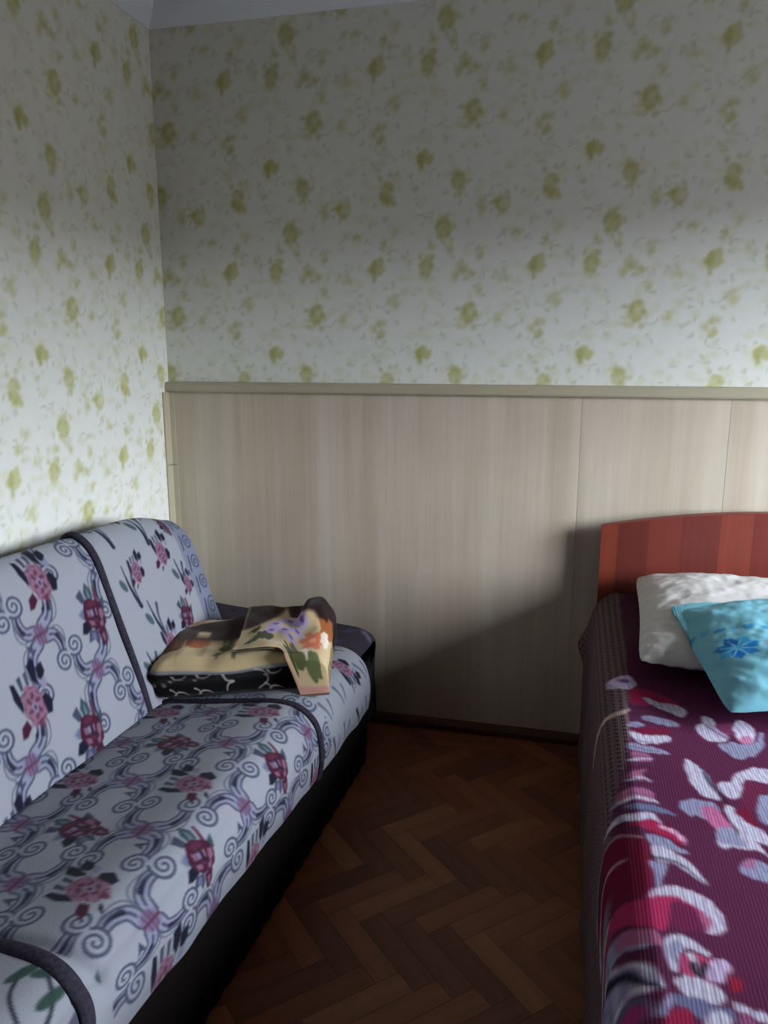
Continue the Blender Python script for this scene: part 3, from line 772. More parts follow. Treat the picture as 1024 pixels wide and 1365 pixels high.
# fold: superellipse section in (y,z) swept along x. local x -0.06..0.40, y -0.2..0.16
BWd, BDp, BHt = .46, .34, .128
nA, nX = 300, 170
ang = np.linspace(0, 2*math.pi, nA, endpoint=False)
xs = np.concatenate([-.05+.06*(1-np.cos(np.linspace(0, math.pi/2, 18))), np.linspace(.0125, .36, 134), .36+.05*np.sin(np.linspace(.08, 1, 18)*math.pi/2)])
A, X = np.meshgrid(ang, xs, indexing='ij')
sgn = lambda v, p: np.sign(v)*np.abs(v)**p
ex = np.where(X < .01, np.sqrt(np.clip(1-((.01-X)/.062)**2, 0.0, 1)), np.where(X > .36, np.sqrt(np.clip(1-((X-.36)/.055)**2, 0, 1)), 1))
ex = np.maximum(ex, .05)
yy = -.02+sgn(np.cos(A), .38)*BDp/2*(.82+.18*ex); zz = BHt/2+sgn(np.sin(A), .55)*BHt/2*ex
up_ = np.clip((zz-.06)/.07, 0, 1)
zz = zz+up_*(.012*vnoise(X*11, yy*11, 31, 2)+.020*np.clip((yy)/.2, -0.5, 1)-.010*np.exp(-((X-.13)/.05)**2))
fr_ = np.clip((-.02-yy-.12)/.06, 0, 1)
yy = yy-fr_*(.008*np.sin(zz*95)+.006*vnoise(X*12, zz*14, 6, 2))
PB = np.stack([X, yy, zz], -1)
cvK = Canvas(-.06, .42, -.03, .60, .0018, (196, 172, 132))      # v: arc over front (0..0.13) then back over the top
cvK.poly([(-.1, -.1), (.5, -.1), (.5, .094), (.20, .082), (-.1, .094)], (14, 12, 15))
cvK.stroke(curve([(-.06, .094), (.05, .090), (.20, .080), (.30, .088), (.42, .094)]), .009, (128, 130, 138), .9, soft=.004)
cvK.stroke(curve([(-.06, .006), (.1, .003), (.26, .006), (.42, .012)]), .006, (128, 112, 130), .9, soft=.003)
def cs(pts, w, w1=None, c=(190, 172, 168), a=.9): cvK.stroke(curve(pts), w, c, a, soft=.003, w1=w1)
for x0 in (-.028, .0): cvK.blob((x0, .052), .006, .007, (176, 158, 156), .75, soft=.004)
for x0 in (.03, .10, .30):
    for m_ in (1, -1):
        y_ = lambda t: .050+m_*t
        cs([(x0, y_(.030)), (x0+.010, y_(.020)), (x0+.028, y_(.022)), (x0+.040, y_(.030))], .006, .003)
        cs([(x0-.012, y_(.012)), (x0, y_(.018)), (x0+.006, y_(.030))], .005, .002)
cs([(.175, .075), (.180, .055), (.200, .050), (.184, .043), (.180, .026)], .008, .004, (206, 196, 190))
cs([(.265, .085), (.292, .075), (.296, .045), (.270, .025)], .006, .004)
# top
for (u, v, a, b, c) in ((.0, .21, .05, .03, (92, 50, 30)), (.05, .24, .05, .025, (120, 62, 36)), (.02, .28, .06, .03, (52, 34, 26)), (.11, .27, .06, .022, (46, 28, 24)),
                        (.08, .22, .03, .018, (168, 92, 52)), (.18, .25, .06, .03, (44, 26, 22)), (.05, .33, .09, .03, (60, 40, 30)), (.16, .34, .12, .05, (40, 24, 22)), (.28, .28, .06, .04, (60, 50, 34)),
                        (.17, .19, .02, .035, (66, 70, 44)), (.205, .15, .014, .04, (58, 62, 36)), (.15, .135, .016, .02, (74, 78, 46)), (.20, .19, .022, .018, (150, 142, 100)), (.33, .15, .03, .03, (176, 150, 110)),
                        (.25, .16, .02, .03, (206, 186, 150)), (.10, .17, .01, .05, (172, 146, 108)), (.035, .17, .008, .05, (176, 150, 114)), (.33, .24, .08, .05, (50, 34, 28))):
    cvK.blob((u, v), a, b, c, .92, wob=.18, k=4, ph=u*50, soft=.007)
front_arc = np.where(yy < -.02-BDp/2+.05, zz, .118+np.clip(yy-(-.02-BDp/2+.03), 0, 1))
C = cvK.sample(X, np.where(zz < BHt*.72, np.where(yy < .0, zz, .30), front_arc)).reshape(-1, 3)
V = PB.reshape(-1, 3); Q = grid_quads(nA, nX, closed_u=True, flip=True)
for e, rev in ((0, True), (nX-1, False)):
    ci = len(V); V = np.vstack([V, V[np.arange(nA)*nX+e].mean(0)[None]]); C = np.vstack([C, C[e][None]])
    i2 = np.arange(0, nA-1, 2); q = np.stack([np.full(len(i2), ci), i2*nX+e, (i2+1) % nA*nX+e, (i2+2) % nA*nX+e], -1)
    Q = np.vstack([Q, q[:, ::-1] if rev else q])
link('folded_body', mesh_np('folded_body', V, Q[:, ::-1], C), M_blank, blanket, label='black bordered beige fold')
# the loose top corner, turned over the right end
na, nb = 150, 190
a_ = np.linspace(0, 1, na); b_ = np.linspace(0, 1, nb)
Ag, Bg = np.meshgrid(a_, b_, indexing='ij')          # a: left -> right and down the end; b: back -> front
run = Ag*.34
xx = .20+np.where(run < .225, run, .225+.045*np.sin(np.clip((run-.225)/.045, 0, math.pi/2)))
dz = np.where(run < .225, 0, -.045*(1-np.cos(np.clip((run-.225)/.045, 0, math.pi/2)))-np.clip(run-.295, 0, 1))
rb = Bg*(.285+.165*np.clip((xx-.33)/.06, 0, 1)**1.5)
yy = .13-np.where(rb < .318, rb, .318+.024*np.sin(np.clip((rb-.318)/.03, 0, 1)*math.pi/2))
dropb = np.clip(rb-.322, 0, 1)**1.05
zt = .128+.012*vnoise(xx*11, yy*11, 31, 2)+.020*np.clip(yy/.2, -.5, 1)+.011
ridge = .048*np.exp(-(((xx-.42)/.045)**4+((yy-.05)/.075)**4))          # the standing fold
roll = .008*np.exp(-((yy+.09)/.05)**2)*np.clip((xx-.2)/.1, 0, 1)
drop = dropb
zz = zt+dz+ridge+roll-drop
zz = np.maximum(zz, .012)
P1 = np.stack([xx, yy-drop*.10, zz], -1).reshape(-1, 3); P2 = P1-np.array([.0, 0, .007])
cvF = Canvas(0, .34, 0, .34, .0018, (196, 172, 134))
def B4(u, v, a, b, c, al=.95, **k): cvF.blob((u, v), a, b, c, al, wob=k.get('wob', .15), k=k.get('k', 5), ph=u*77, soft=.005, ang=k.get('ang', 0))
cvF.poly([(0, 0), (.12, 0), (.10, .10), (.05, .15), (0, .16)], (48, 30, 26), soft=.02)
cvF.poly([(.12, 0), (.34, 0), (.34, .12), (.26, .13), (.22, .10), (.14, .09)], (40, 22, 24), soft=.012)
B4(.27, .12, .03, .05, (150, 84, 44)); B4(.25, .06, .03, .05, (34, 18, 20))
for u, v in ((.10, .16), (.14, .13), (.17, .17), (.13, .20), (.18, .12), (.09, .20), (.155, .225)):
    B4(u, v, .026, .022, (178, 160, 200)); B4(u+.003, v-.004, .009, .008, (118, 86, 160))
for u, v in ((.04, .19), (.06, .24), (.045, .27)):
    B4(u, v, .012, .030, (66, 66, 40), ang=.5)
B4(.08, .235, .020, .04, (60, 62, 38), ang=-.5); B4(.03, .22, .02, .025, (194, 178, 132))
for q in range(6):
    t = q*1.047; B4(.225+.022*math.cos(t), .19+.022*math.sin(t), .018, .012, (198, 104, 74), ang=t)
B4(.225, .19, .010, .010, (226, 150, 110)); B4(.262, .175, .016, .03, (222, 208, 196)); B4(.21, .245, .014, .02, (226, 206, 190))
B4(.19, .26, .030, .022, (78, 84, 46), ang=.4); B4(.235, .275, .022, .035, (92, 98, 60)); B4(.16, .29, .03, .018, (64, 70, 40)); B4(.12, .29, .03, .02, (204, 186, 154))
cvF.stroke(curve([(.13, .345), (.19, .33), (.24, .33), (.30, .30)]), .016, (196, 140, 132), .9, soft=.006)
C1 = cvF.sample(run, Bg*.34).reshape(-1, 3)
n1 = len(P1); Qa = grid_quads(na, nb); Qb = grid_quads(na, nb, flip=True)+n1
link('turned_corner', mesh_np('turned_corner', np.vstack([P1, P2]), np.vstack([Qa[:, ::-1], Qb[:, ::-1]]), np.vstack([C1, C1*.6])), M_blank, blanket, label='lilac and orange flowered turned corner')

# ------------------------------------------------------------------ bed
BX0, BX1, BY0, BY1 = 1.562, 2.762, -.05, -2.05
bed = empty('bed', (0, 0, 0), 0, label='bed with red-brown arched wooden headboard against the panelled wall', category='bed')
M_head = bpy.data.materials.new('cherry_veneer'); M_head.use_nodes = True
nt = M_head.node_tree; b = nt.nodes['Principled BSDF']; b.inputs['Roughness'].default_value = .42; b.inputs['Specular IOR Level'].default_value = .35
tc = nt.nodes.new('ShaderNodeTexCoord'); sx = nt.nodes.new('ShaderNodeSeparateXYZ'); nt.links.new(tc.outputs['Object'], sx.inputs[0])
mr = nt.nodes.new('ShaderNodeMapRange'); mr.inputs[1].default_value = BX0; mr.inputs[2].default_value = BX1; nt.links.new(sx.outputs[0], mr.inputs[0])
cr = nt.nodes.new('ShaderNodeValToRGB'); cr.color_ramp.interpolation = 'CONSTANT'
bands = [(0, (168, 76, 56)), (.042, (132, 58, 50)), (.12, (154, 68, 56)), (.20, (140, 62, 54)), (.295, (166, 76, 62)), (.372, (144, 60, 52)), (.45, (160, 70, 58)), (.55, (136, 58, 50)),
         (.63, (162, 72, 58)), (.72, (146, 62, 54)), (.81, (164, 74, 60)), (.9, (140, 60, 52))]
bands = [(p_, tuple(v*f for v, f in zip(c_, (.74, .72, .70)))) for p_, c_ in bands]
e = cr.color_ramp.elements; e[0].position = 0; e[0].color = L(*bands[0][1]); e[1].position = bands[1][0]; e[1].color = L(*bands[1][1])
for p_, c_ in bands[2:]:
    q = e.new(p_); q.color = L(*c_)
nt.links.new(mr.outputs[0], cr.inputs[0])
mp = nt.nodes.new('ShaderNodeMapping'); mp.inputs['Scale'].default_value = (60, 1, 2.2); nz = nt.nodes.new('ShaderNodeTexNoise'); nz.inputs['Scale'].default_value = 1; nz.inputs['Detail'].default_value = 5
nt.links.new(tc.outputs['Object'], mp.inputs[0]); nt.links.new(mp.outputs[0], nz.inputs['Vector'])
m2 = nt.nodes.new('ShaderNodeMapRange'); m2.inputs[1].default_value = .3; m2.inputs[2].default_value = .7; m2.inputs[3].default_value = .9; m2.inputs[4].default_value = 1.1; nt.links.new(nz.outputs['Fac'], m2.inputs[0])
mx = nt.nodes.new('ShaderNodeMix'); mx.data_type = 'RGBA'; mx.blend_type = 'MULTIPLY'; mx.inputs[0].default_value = 1
nt.links.new(cr.outputs[0], mx.inputs[6]); nt.links.new(m2.outputs[0], mx.inputs[7]); nt.links.new(mx.outputs[2], b.inputs['Base Color'])
M_edge = mat('cherry_edge', L(118, 50, 42), rough=.45, spec=.35)
def arch(x):
    t = (x-(BX0+BX1)/2)/((BX1-BX0)/2); return .878-.067*np.abs(t)**2.0
def board(x0, x1, y0, y1, zf, zb, name, m, n=40):
    xs = np.linspace(x0, x1, n); V = []; F = []
    for x_ in xs:
        zt_ = float(zf(x_)); V += [(x_, y0, zb), (x_, y0, zt_), (x_, y1, zt_), (x_, y1, zb)]
    for i in range(n-1):
        a = i*4; c = a+4; F += [(a, a+1, c+1, c), (a+1, a+2, c+2, c+1), (a+2, a+3, c+3, c+2), (a+3, a, c, c+3)]
    F += [(0, 3, 2, 1), ((n-1)*4, (n-1)*4+1, (n-1)*4+2, (n-1)*4+3)]
    return link(name, pydata(name, V, F), m, bed)
HY0, HY1 = -.088, -.064
board(BX0+.003, BX1-.003, HY0, HY1, lambda x: arch(x)-.004, .0, 'headboard', M_head)
# edge banding over the arch and down both sides
def banding():
    xs = np.linspace(BX0, BX1, 50); path = [(BX0, .01)]+[(x_, float(arch(x_))) for x_ in xs]+[(BX1, .01)]
    inn = [(BX0+.003, .01)]+[(min(max(x_, BX0+.003), BX1-.003), float(arch(x_))-.004) for x_ in xs]+[(BX1-.003, .01)]
    V = []; F = []
    for (a, c), (a2, c2) in zip(path, inn):
        V += [(a, HY0-.001, c), (a, HY1+.001, c), (a2, HY1+.001, c2), (a2, HY0-.001, c2)]
    for i in range(len(path)-1):
        p_ = i*4; q_ = p_+4
        for k in range(4): F.append((p_+k, p_+(k+1) % 4, q_+(k+1) % 4, q_+k))
    return pydata('edge_banding', V, F)
link('edge_banding', banding(), M_edge, bed, label='darker edge strip')
board(BX0+.003, BX1-.003, BY1-.024, BY1, lambda x: .46+0*x, .0, 'footboard', M_head)
for x0 in (BX0+.01, BX1-.034):
    link('side_rail', box_mesh('side_rail', x0, x0+.024, BY1, HY0-.001, .18, .36, .003), M_edge, bed)
M_matt = mat('mattress_cloth', L(190, 180, 165), rough=.9, noise=(40, .1))
link('mattress', box_mesh('mattress', BX0+.03, BX1-.03, BY1+.02, HY0-.004, .30, .525, .03), M_matt, bed)

# --- bedspread: paint in plan (x, y)
cvQ = Canvas(1.30, 3.1, -2.45, 0.0, .0028, (82, 35, 63))
WH, WH2, PK, RD, DK = (184, 180, 198), (136, 138, 166), (156, 90, 124), (104, 24, 50), (36, 30, 44)
CP = np.array([1.4536, -2.584, 1.3562]); cyw, syw = math.cos(YAW), math.sin(YAW)
fwd = np.array([math.sin(YAW)*math.cos(PITCH), math.cos(YAW)*math.cos(PITCH), -math.sin(PITCH)]); rgt = np.array([math.cos(YAW), -math.sin(YAW), 0]); upv = np.cross(rgt, fwd)
def bq(pts, ox, oy, k, zq=.557):
    """print motif traced from the photograph: its place on the cloth, in metres"""
    out = []
    for a, c in pts:
        px, py = ox+a/k, oy+c/k
        d = fwd+rgt*(px-512)/F_PX-upv*(py-682.5)/F_PX; t = (zq-CP[2])/d[2]; out.append((CP+d*t)[:2])
    return np.array(out)
k5, k6 = 4.571, 4.571
Z5 = lambda pts: bq(pts, 800, 1100, k5); Z6 = lambda pts: bq(pts, 800, 900, k6)
def cres(pts, w, core, edge, w1=None, rim=True):
    """petal: pale ribbed rim with a rose-red inside"""
    c = curve(pts)
    cvQ.stroke(c, w, edge, 1, soft=.004, w1=w1)
    return c
def chaikin(p, it=2):
    p = np.asarray(p, float)
    for _ in range(it):
        q = np.roll(p, -1, 0); p = np.stack([p*.78+q*.22, p*.22+q*.78], 1).reshape(-1, 2)
    return p
def P(p, c, al=1.0, soft=.005):
    cvQ.poly(chaikin(p) if c != (0, 255, 0) else p, c, al, soft)
S = lambda pts, w, c, w1=None, a=1.0: cvQ.stroke(curve(pts), w, c, a, soft=.005, w1=w1)
# dark field under the border
P([(1.30, 0), (1.63, 0), (1.628, -.5), (1.605, -1.0), (1.585, -1.3), (1.575, -1.6), (1.57, -2.1), (1.30, -2.1)], (0, 255, 0), soft=.003)
# -- lower big flowers (crop at 800,1100)
P(Z5([(0, 60), (120, 0), (260, 60), (330, 200), (300, 470), (200, 420), (60, 260), (0, 160)]), RD, soft=.008)
S(Z5([(-10, 110), (60, 30), (150, 20), (250, 80)]), .008, (150, 146, 150), .004)
P(Z5([(20, 60), (120, 40), (150, 110), (60, 130)]), (60, 52, 60), .9, soft=.01)
S(Z5([(10, 300), (25, 210), (110, 160), (220, 200)]), .014, (190, 160, 176), .006)
P(Z5([(60, 330), (140, 280), (200, 330), (190, 430), (60, 420)]), (112, 108, 122), .9, soft=.012)
P(Z5([(220, 0), (420, 0), (510, 80), (520, 130), (440, 120), (330, 60)]), RD)
S(Z5([(270, 10), (420, 40), (500, 90), (515, 120)]), .012, PK, .010)
P(Z5([(270, 50), (350, 70), (450, 130), (540, 170), (540, 195), (440, 170), (300, 120)]), WH2)
P(Z5([(300, 110), (420, 160), (560, 240), (640, 320), (655, 370), (560, 320), (430, 240), (330, 220)]), WH)
S(Z5([(310, 190), (430, 230), (560, 300), (630, 350)]), .006, DK, .002, .8)
P(Z5([(280, 210), (420, 240), (385, 300), (365, 390), (340, 380), (330, 290)]), WH2)
P(Z5([(290, 470), (310, 400), (400, 365), (520, 390), (650, 440), (740, 520), (765, 600), (740, 670), (660, 680), (620, 600), (590, 510), (500, 470), (420, 460), (420, 660), (330, 640), (230, 560), (160, 460), (200, 440)]), (158, 44, 84))
P(Z5([(295, 460), (315, 395), (400, 362), (520, 385), (650, 440), (745, 520), (768, 600), (740, 672), (665, 682), (640, 640), (680, 600), (620, 520), (540, 470), (440, 430), (350, 425)]), WH)
P(Z5([(630, 640), (600, 540), (640, 520), (690, 600), (660, 680)]), PK, .8)
P(Z5([(430, 470), (560, 480), (600, 560), (620, 640), (540, 650), (440, 640)]), (100, 34, 68))
P(Z5([(20, 560), (40, 450), (130, 410), (200, 430), (190, 470), (90, 500), (70, 580), (40, 610)]), (190, 170, 180))
P(Z5([(70, 560), (110, 470), (170, 460), (240, 560), (150, 600)]), (128, 52, 80))
P(Z5([(120, 620), (160, 540), (240, 600), (300, 650), (350, 700), (330, 760), (240, 700), (150, 700)]), WH2)
P(Z5([(230, 600), (330, 640), (380, 690), (380, 760), (320, 720), (250, 700)]), PK)
P(Z5([(10, 640), (80, 640), (170, 700), (270, 800), (380, 960), (380, 1000), (300, 960), (150, 1030), (90, 940), (20, 820)]), (150, 148, 176))
for q in ([(130, 640), (210, 720), (260, 790), (320, 850), (385, 980)],):
    S(Z5(q), .010, WH, .006)
S(Z5([(170, 700), (240, 800), (290, 870), (330, 950), (380, 990)]), .010, DK, .004)
S(Z5([(100, 700), (180, 830), (240, 980)]), .004, (110, 106, 130), .003, .7)
P(Z5([(380, 720), (410, 680), (480, 665), (560, 690), (640, 750), (690, 800), (640, 800), (540, 750), (500, 800), (480, 900), (440, 900), (400, 820)]), WH)
P(Z5([(400, 740), (470, 700), (520, 750), (490, 800), (470, 860), (430, 820)]), WH2)
P(Z5([(490, 880), (500, 810), (570, 780), (700, 830), (790, 850), (810, 900), (760, 960), (640, 960), (530, 940)]), (164, 60, 96))
P(Z5([(640, 840), (720, 830), (795, 850), (805, 905), (750, 965), (650, 955)]), (184, 166, 196))
S(Z5([(565, 800), (590, 860), (615, 950)]), .012, WH, .006); S(Z5([(580, 850), (615, 950), (640, 850)]), .008, DK, .006)
P(Z5([(440, 950), (480, 920), (620, 940), (740, 990), (790, 1060), (700, 1100), (580, 1070), (490, 1010)]), WH)
P(Z5([(430, 1020), (560, 1040), (700, 1110), (820, 1100), (840, 1200), (640, 1190), (440, 1080)]), (96, 96, 128))
P(Z5([(780, 940), (860, 930), (880, 1000), (820, 1030)]), (150, 30, 50), .8)
P(Z5([(95, 1200), (110, 1110), (170, 1030), (280, 970), (370, 980), (360, 1020), (250, 1050), (170, 1120), (150, 1260), (110, 1300)]), WH)
P(Z5([(150, 1260), (180, 1110), (260, 1050), (360, 1030), (370, 1160), (300, 1300)]), (92, 82, 112))
P(Z5([(230, 1300), (250, 1130), (350, 1060), (360, 1180), (300, 1300)]), (160, 50, 110))
P(Z5([(370, 1100), (430, 1010), (460, 1080), (380, 1180)]), WH2)
P(Z5([(380, 1180), (460, 1110), (560, 1110), (600, 1260), (420, 1260)]), (128, 30, 60))
P(Z5([(640, 1190), (700, 1110), (800, 1150), (820, 1260), (660, 1260)]), WH)
S(Z5([(850, 1100), (930, 1130), (1024, 1190), (1100, 1260)]), .014, WH, .010)
P(Z5([(850, 1120), (960, 1180), (1010, 1260), (840, 1260)]), (140, 80, 120), .8)
# -- right flower group
P(Z5([(690, 0), (760, -20), (860, 40), (960, 110), (1024, 180), (1100, 260), (980, 160), (820, 150), (740, 160), (710, 90)]), WH)
P(Z5([(700, -40), (800, 0), (870, 20), (900, 60), (780, 30)]), PK)
S(Z5([(820, 0), (850, 80), (880, 130)]), .006, DK, .003, .8)
P(Z5([(840, 260), (900, 210), (980, 220), (1060, 280), (1100, 340), (1000, 350), (880, 310)]), WH2)
P(Z5([(850, 255), (910, 200), (960, 220), (920, 280)]), PK, .8)
# -- upper part (crop at 800,900)
P(Z6([(575, 330), (600, 295), (625, 300), (620, 255), (690, 265), (720, 320), (800, 400), (700, 415), (640, 400)]), WH)
P(Z6([(640, 290), (700, 300), (780, 390), (700, 380)]), (176, 160, 190)); S(Z6([(640, 300), (720, 360), (790, 400)]), .004, DK, .002, .7)
P(Z6([(690, 310), (800, 290), (820, 330), (790, 390), (740, 350)]), (120, 56, 92))
P(Z6([(700, 420), (810, 410), (840, 430), (970, 420), (960, 350), (1000, 360), (1000, 440), (950, 500), (830, 520), (780, 490)]), WH2)
P(Z6([(800, 340), (820, 290), (860, 275), (930, 320), (950, 380), (930, 425), (850, 420)]), (214, 204, 224))
P(Z6([(840, 400), (880, 370), (930, 390), (920, 425), (860, 430)]), (186, 104, 140), .8)
P(Z6([(515, 600), (505, 550), (520, 510), (580, 550), (640, 610), (700, 700), (740, 780), (660, 760), (570, 700)]), WH)
P(Z6([(600, 560), (660, 620), (700, 700), (640, 660)]), WH2); S(Z6([(620, 600), (680, 680), (760, 780), (860, 840)]), .006, DK, .004, .8)
P(Z6([(715, 680), (740, 660), (800, 660), (800, 620), (850, 600), (930, 570), (1024, 580), (1100, 620), (1060, 680), (950, 660), (880, 640), (860, 700), (850, 770), (780, 760), (720, 720)]), WH)
P(Z6([(860, 700), (880, 650), (960, 670), (1040, 700), (960, 760), (940, 860), (860, 800)]), (96, 34, 62))
P(Z6([(485, 820), (490, 775), (530, 755), (620, 765), (700, 790), (740, 850), (700, 900), (600, 870), (530, 850)]), WH2)
P(Z6([(600, 800), (700, 810), (780, 900), (820, 1000), (700, 940), (620, 870)]), (184, 100, 140))
P(Z6([(960, 770), (1000, 740), (1100, 760), (1100, 920), (1000, 930), (960, 850)]), WH2)
P(Z6([(740, 800), (800, 800), (900, 880), (1000, 960), (1100, 1060), (900, 1010), (820, 930)]), WH)
P(Z6([(800, 830), (900, 820), (960, 900), (1000, 950), (900, 910)]), RD)
P(Z6([(700, 950), (780, 930), (860, 1000), (900, 1060), (720, 1040)]), WH2)
# -- upper left border
P(Z6([(90, 20), (170, 0), (230, 60), (190, 100), (100, 90)]), (186, 170, 200)); cvQ.blob(Z6([(150, 45)])[0], .012, .012, (80, 60, 110), .8, soft=.006)
P(Z6([(170, 110), (240, 70), (440, 150), (520, 220), (420, 200), (300, 190), (180, 190)]), (140, 34, 70))
P(Z6([(255, 145), (280, 140), (380, 180), (450, 180), (520, 210), (535, 240), (500, 268), (430, 240), (320, 190)]), WH)
P(Z6([(10, 260), (40, 240), (180, 205), (190, 225), (90, 260), (20, 280)]), (196, 170, 160))
P(Z6([(250, 260), (300, 250), (480, 290), (485, 320), (380, 310), (260, 285)]), WH2)
P(Z6([(150, 310), (220, 285), (300, 320), (180, 330)]), WH2)
P(Z6([(180, 340), (300, 325), (430, 330), (430, 360), (300, 380), (200, 370)]), RD)
P(Z6([(160, 355), (200, 350), (280, 380), (430, 370), (432, 415), (330, 425), (230, 430)]), WH)
P(Z6([(160, 420), (310, 440), (420, 480), (425, 500), (310, 480), (180, 470)]), WH2)
P(Z6([(170, 470), (320, 490), (310, 545), (220, 535)]), PK); S(Z6([(190, 520), (310, 520)]), .008, WH)
P(Z6([(190, 580), (290, 580), (250, 610), (300, 650), (190, 640)]), PK); S(Z6([(200, 640), (250, 625), (300, 650)]), .008, WH)
P(Z6([(170, 700), (240, 685), (320, 710), (345, 780), (180, 770)]), PK); S(Z6([(180, 765), (260, 755), (340, 780)]), .010, WH)
P(Z6([(180, 790), (290, 790), (400, 820), (480, 865), (380, 845), (240, 830)]), (100, 104, 134))
P(Z6([(120, 880), (200, 840), (330, 840), (400, 920), (330, 890), (200, 890)]), WH)
P(Z6([(200, 900), (330, 880), (420, 940), (500, 990), (520, 1040), (400, 1000), (280, 940)]), (150, 36, 72))
S(Z6([(380, 930), (460, 970), (510, 1010)]), .014, (206, 150, 180), .012)
for yy_ in np.arange(170, 860, 46):
    S(Z6([(175, yy_), (300, yy_+18), (360+40*math.sin(yy_), yy_+24)]), .005, (70, 62, 92), .002, .6)
# the rest of the cover, unseen from the photograph's side: the border repeated along foot and right
for (bx, by) in ((2.42, -1.0), (2.28, -1.62), (1.93, -1.93), (2.62, -1.35), (2.55, -1.9), (2.2, -2.25), (1.7, -2.25), (2.66, -.8), (2.7, -2.3)):
    for q in range(7):
        t = q*.9+bx*5; rr_ = .055+.02*math.sin(q*2.3)
        cvQ.blob((bx+rr_*math.cos(t), by+rr_*math.sin(t)), .050, .024, (WH, WH2, PK)[q % 3], 1, ang=t, soft=.005, wob=.12, k=3, ph=q)
        cvQ.stroke([(bx+.03*math.cos(t), by+.03*math.sin(t)), (bx+.09*math.cos(t), by+.09*math.sin(t))], .005, DK, .6, soft=.004)
    cvQ.blob((bx, by), .026, .022, RD, 1, soft=.006, wob=.2)
    t = bx*9; S([(bx+.1*math.cos(t), by+.1*math.sin(t)), (bx+.16*math.cos(t+.4), by+.16*math.sin(t+.4)), (bx+.18*math.cos(t+.9), by+.18*math.sin(t+.9))], .03, WH, .006)

# woven ribs: the pale figures are crossed by fine mauve lines
Uq, Vq = np.meshgrid(cvQ.u0+np.arange(cvQ.nu)*cvQ.res, cvQ.v0+np.arange(cvQ.nv)*cvQ.res)
lum = cvQ.a.mean(-1); lightm = np.clip((lum-95)/50, 0, 1)
rib = .5+.5*np.sin((Uq+.10*Vq+.010*vnoise(Uq*14, Vq*14, 91, 2))*2*math.pi/.0135)
rib = np.clip(rib*1.6-.75+.35*vnoise(Uq*60, Vq*25, 92, 2), 0, 1)*.42*lightm
isg = (cvQ.a[..., 1] > cvQ.a[..., 0]+30)
rib = np.where(isg, 0, rib)[..., None]; cvQ.a = cvQ.a*(1-rib)+np.array([104, 74, 112.])*rib

# side print: small dots on brown, hanging part
def side_col(y_, s_):
    u = y_/.0165; v = s_/.0165; row = np.floor(v); fu = (u+.5*(row % 2)) % 1-.5; fv = v % 1-.5
    d = np.hypot(fu, fv*1.2); dot = np.clip((.34-d)*8, 0, 1)[..., None]
    base = np.array([104, 86, 88])/255; dk = np.array([52, 40, 48])/255
    return base*(1-dot)+dk*dot
spread_o = None
M_sp = bpy.data.materials.new('bedspread_cloth'); M_sp.use_nodes = True; nt = M_sp.node_tree; b = nt.nodes['Principled BSDF']
b.inputs['Roughness'].default_value = .95; b.inputs['Specular IOR Level'].default_value = .04
at = nt.nodes.new('ShaderNodeAttribute'); at.attribute_name = 'Col'; nt.links.new(at.outputs['Color'], b.inputs['Base Color'])
tc = nt.nodes.new('ShaderNodeTexCoord'); wv = nt.nodes.new('ShaderNodeTexWave'); wv.bands_direction = 'X'; wv.inputs['Scale'].default_value = 60; wv.inputs['Distortion'].default_value = 1.0
wv.inputs['Detail Scale'].default_value = 1.2
nt.links.new(tc.outputs['Object'], wv.inputs['Vector'])
bp_ = nt.nodes.new('ShaderNodeBump'); bp_.inputs['Strength'].default_value = .15; bp_.inputs['Distance'].default_value = .0016; nt.links.new(wv.outputs['Fac'], bp_.inputs['Height']); nt.links.new(bp_.outputs[0], b.inputs['Normal'])
ZT = .552
left = [(1.540, .022), (1.541, .15), (1.543, .30), (1.545, .42), (1.548, .485), (1.556, .520), (1.572, .541), (1.60, ZT)]
path = np.vstack([curve(left, 70), [(2.20, ZT+.004)], [(2.70, ZT)], curve([(2.73, ZT-.004), (2.762, .53), (2.778, .49), (2.784, .40), (2.79, .03)], 20)])
pp, ss = resample(path, lambda s: .0042 if s < 1.25 else .02)
y_sp = np.unique(np.r_[np.arange(-.097, -1.84, -.0045), np.linspace(-1.84, -2.085, 24), np.linspace(-2.10, -2.42, 22)])[::-1]
n, ny = len(pp), len(y_sp)
Xg = np.repeat(pp[:, :1], ny, 1); Zg = np.repeat(pp[:, 1:], ny, 1); Yg = np.repeat(y_sp[None], n, 0); Sg = np.repeat(ss[:, None], ny, 1)
sideL = np.clip((.50-Zg)/.2, 0, 1)*(Xg < 2)
topm = np.clip((Zg-.5)/.05, 0, 1)
c0 = np.where(Sg < .535, 0.0, 1.0)
Xc = Xg.copy()
Xg = Xg+sideL*(.006*np.sin(Yg*16+.5)+.005*vnoise(Yg*9, Zg*3, 14, 2))-.028*np.exp(-((Yg+.13)/.035)**2-((Zg-.42)/.05)**2)*(Xg < 2)
Zg = Zg+topm*(.006*vnoise(Xg*5, Yg*4, 5, 2)+.038*np.exp(-((Yg+.05)/.22)**2)*np.clip((Xg-1.54)/.08, 0, 1))
Xg = Xg-(Xg < 1.62)*.0
S_EDGE = float(np.interp(1.60, pp[:, 0][:len(pp)//2], ss[:len(pp)//2]))
Ux = np.where(Sg < S_EDGE, 1.60-(S_EDGE-Sg)*.33, Xg)
wx = .0035*vnoise(Ux*70, Yg*70, 41, 3)+.004*vnoise(Ux*25, Yg*25, 43, 2); wy = .007*vnoise(Ux*90, Yg*16, 42, 3)
Cq = cvQ.sample(Ux+wx*(Ux > 1.625), Yg+wy)
wob_b = .010*vnoise(Yg*14, Yg*0, 77, 2)
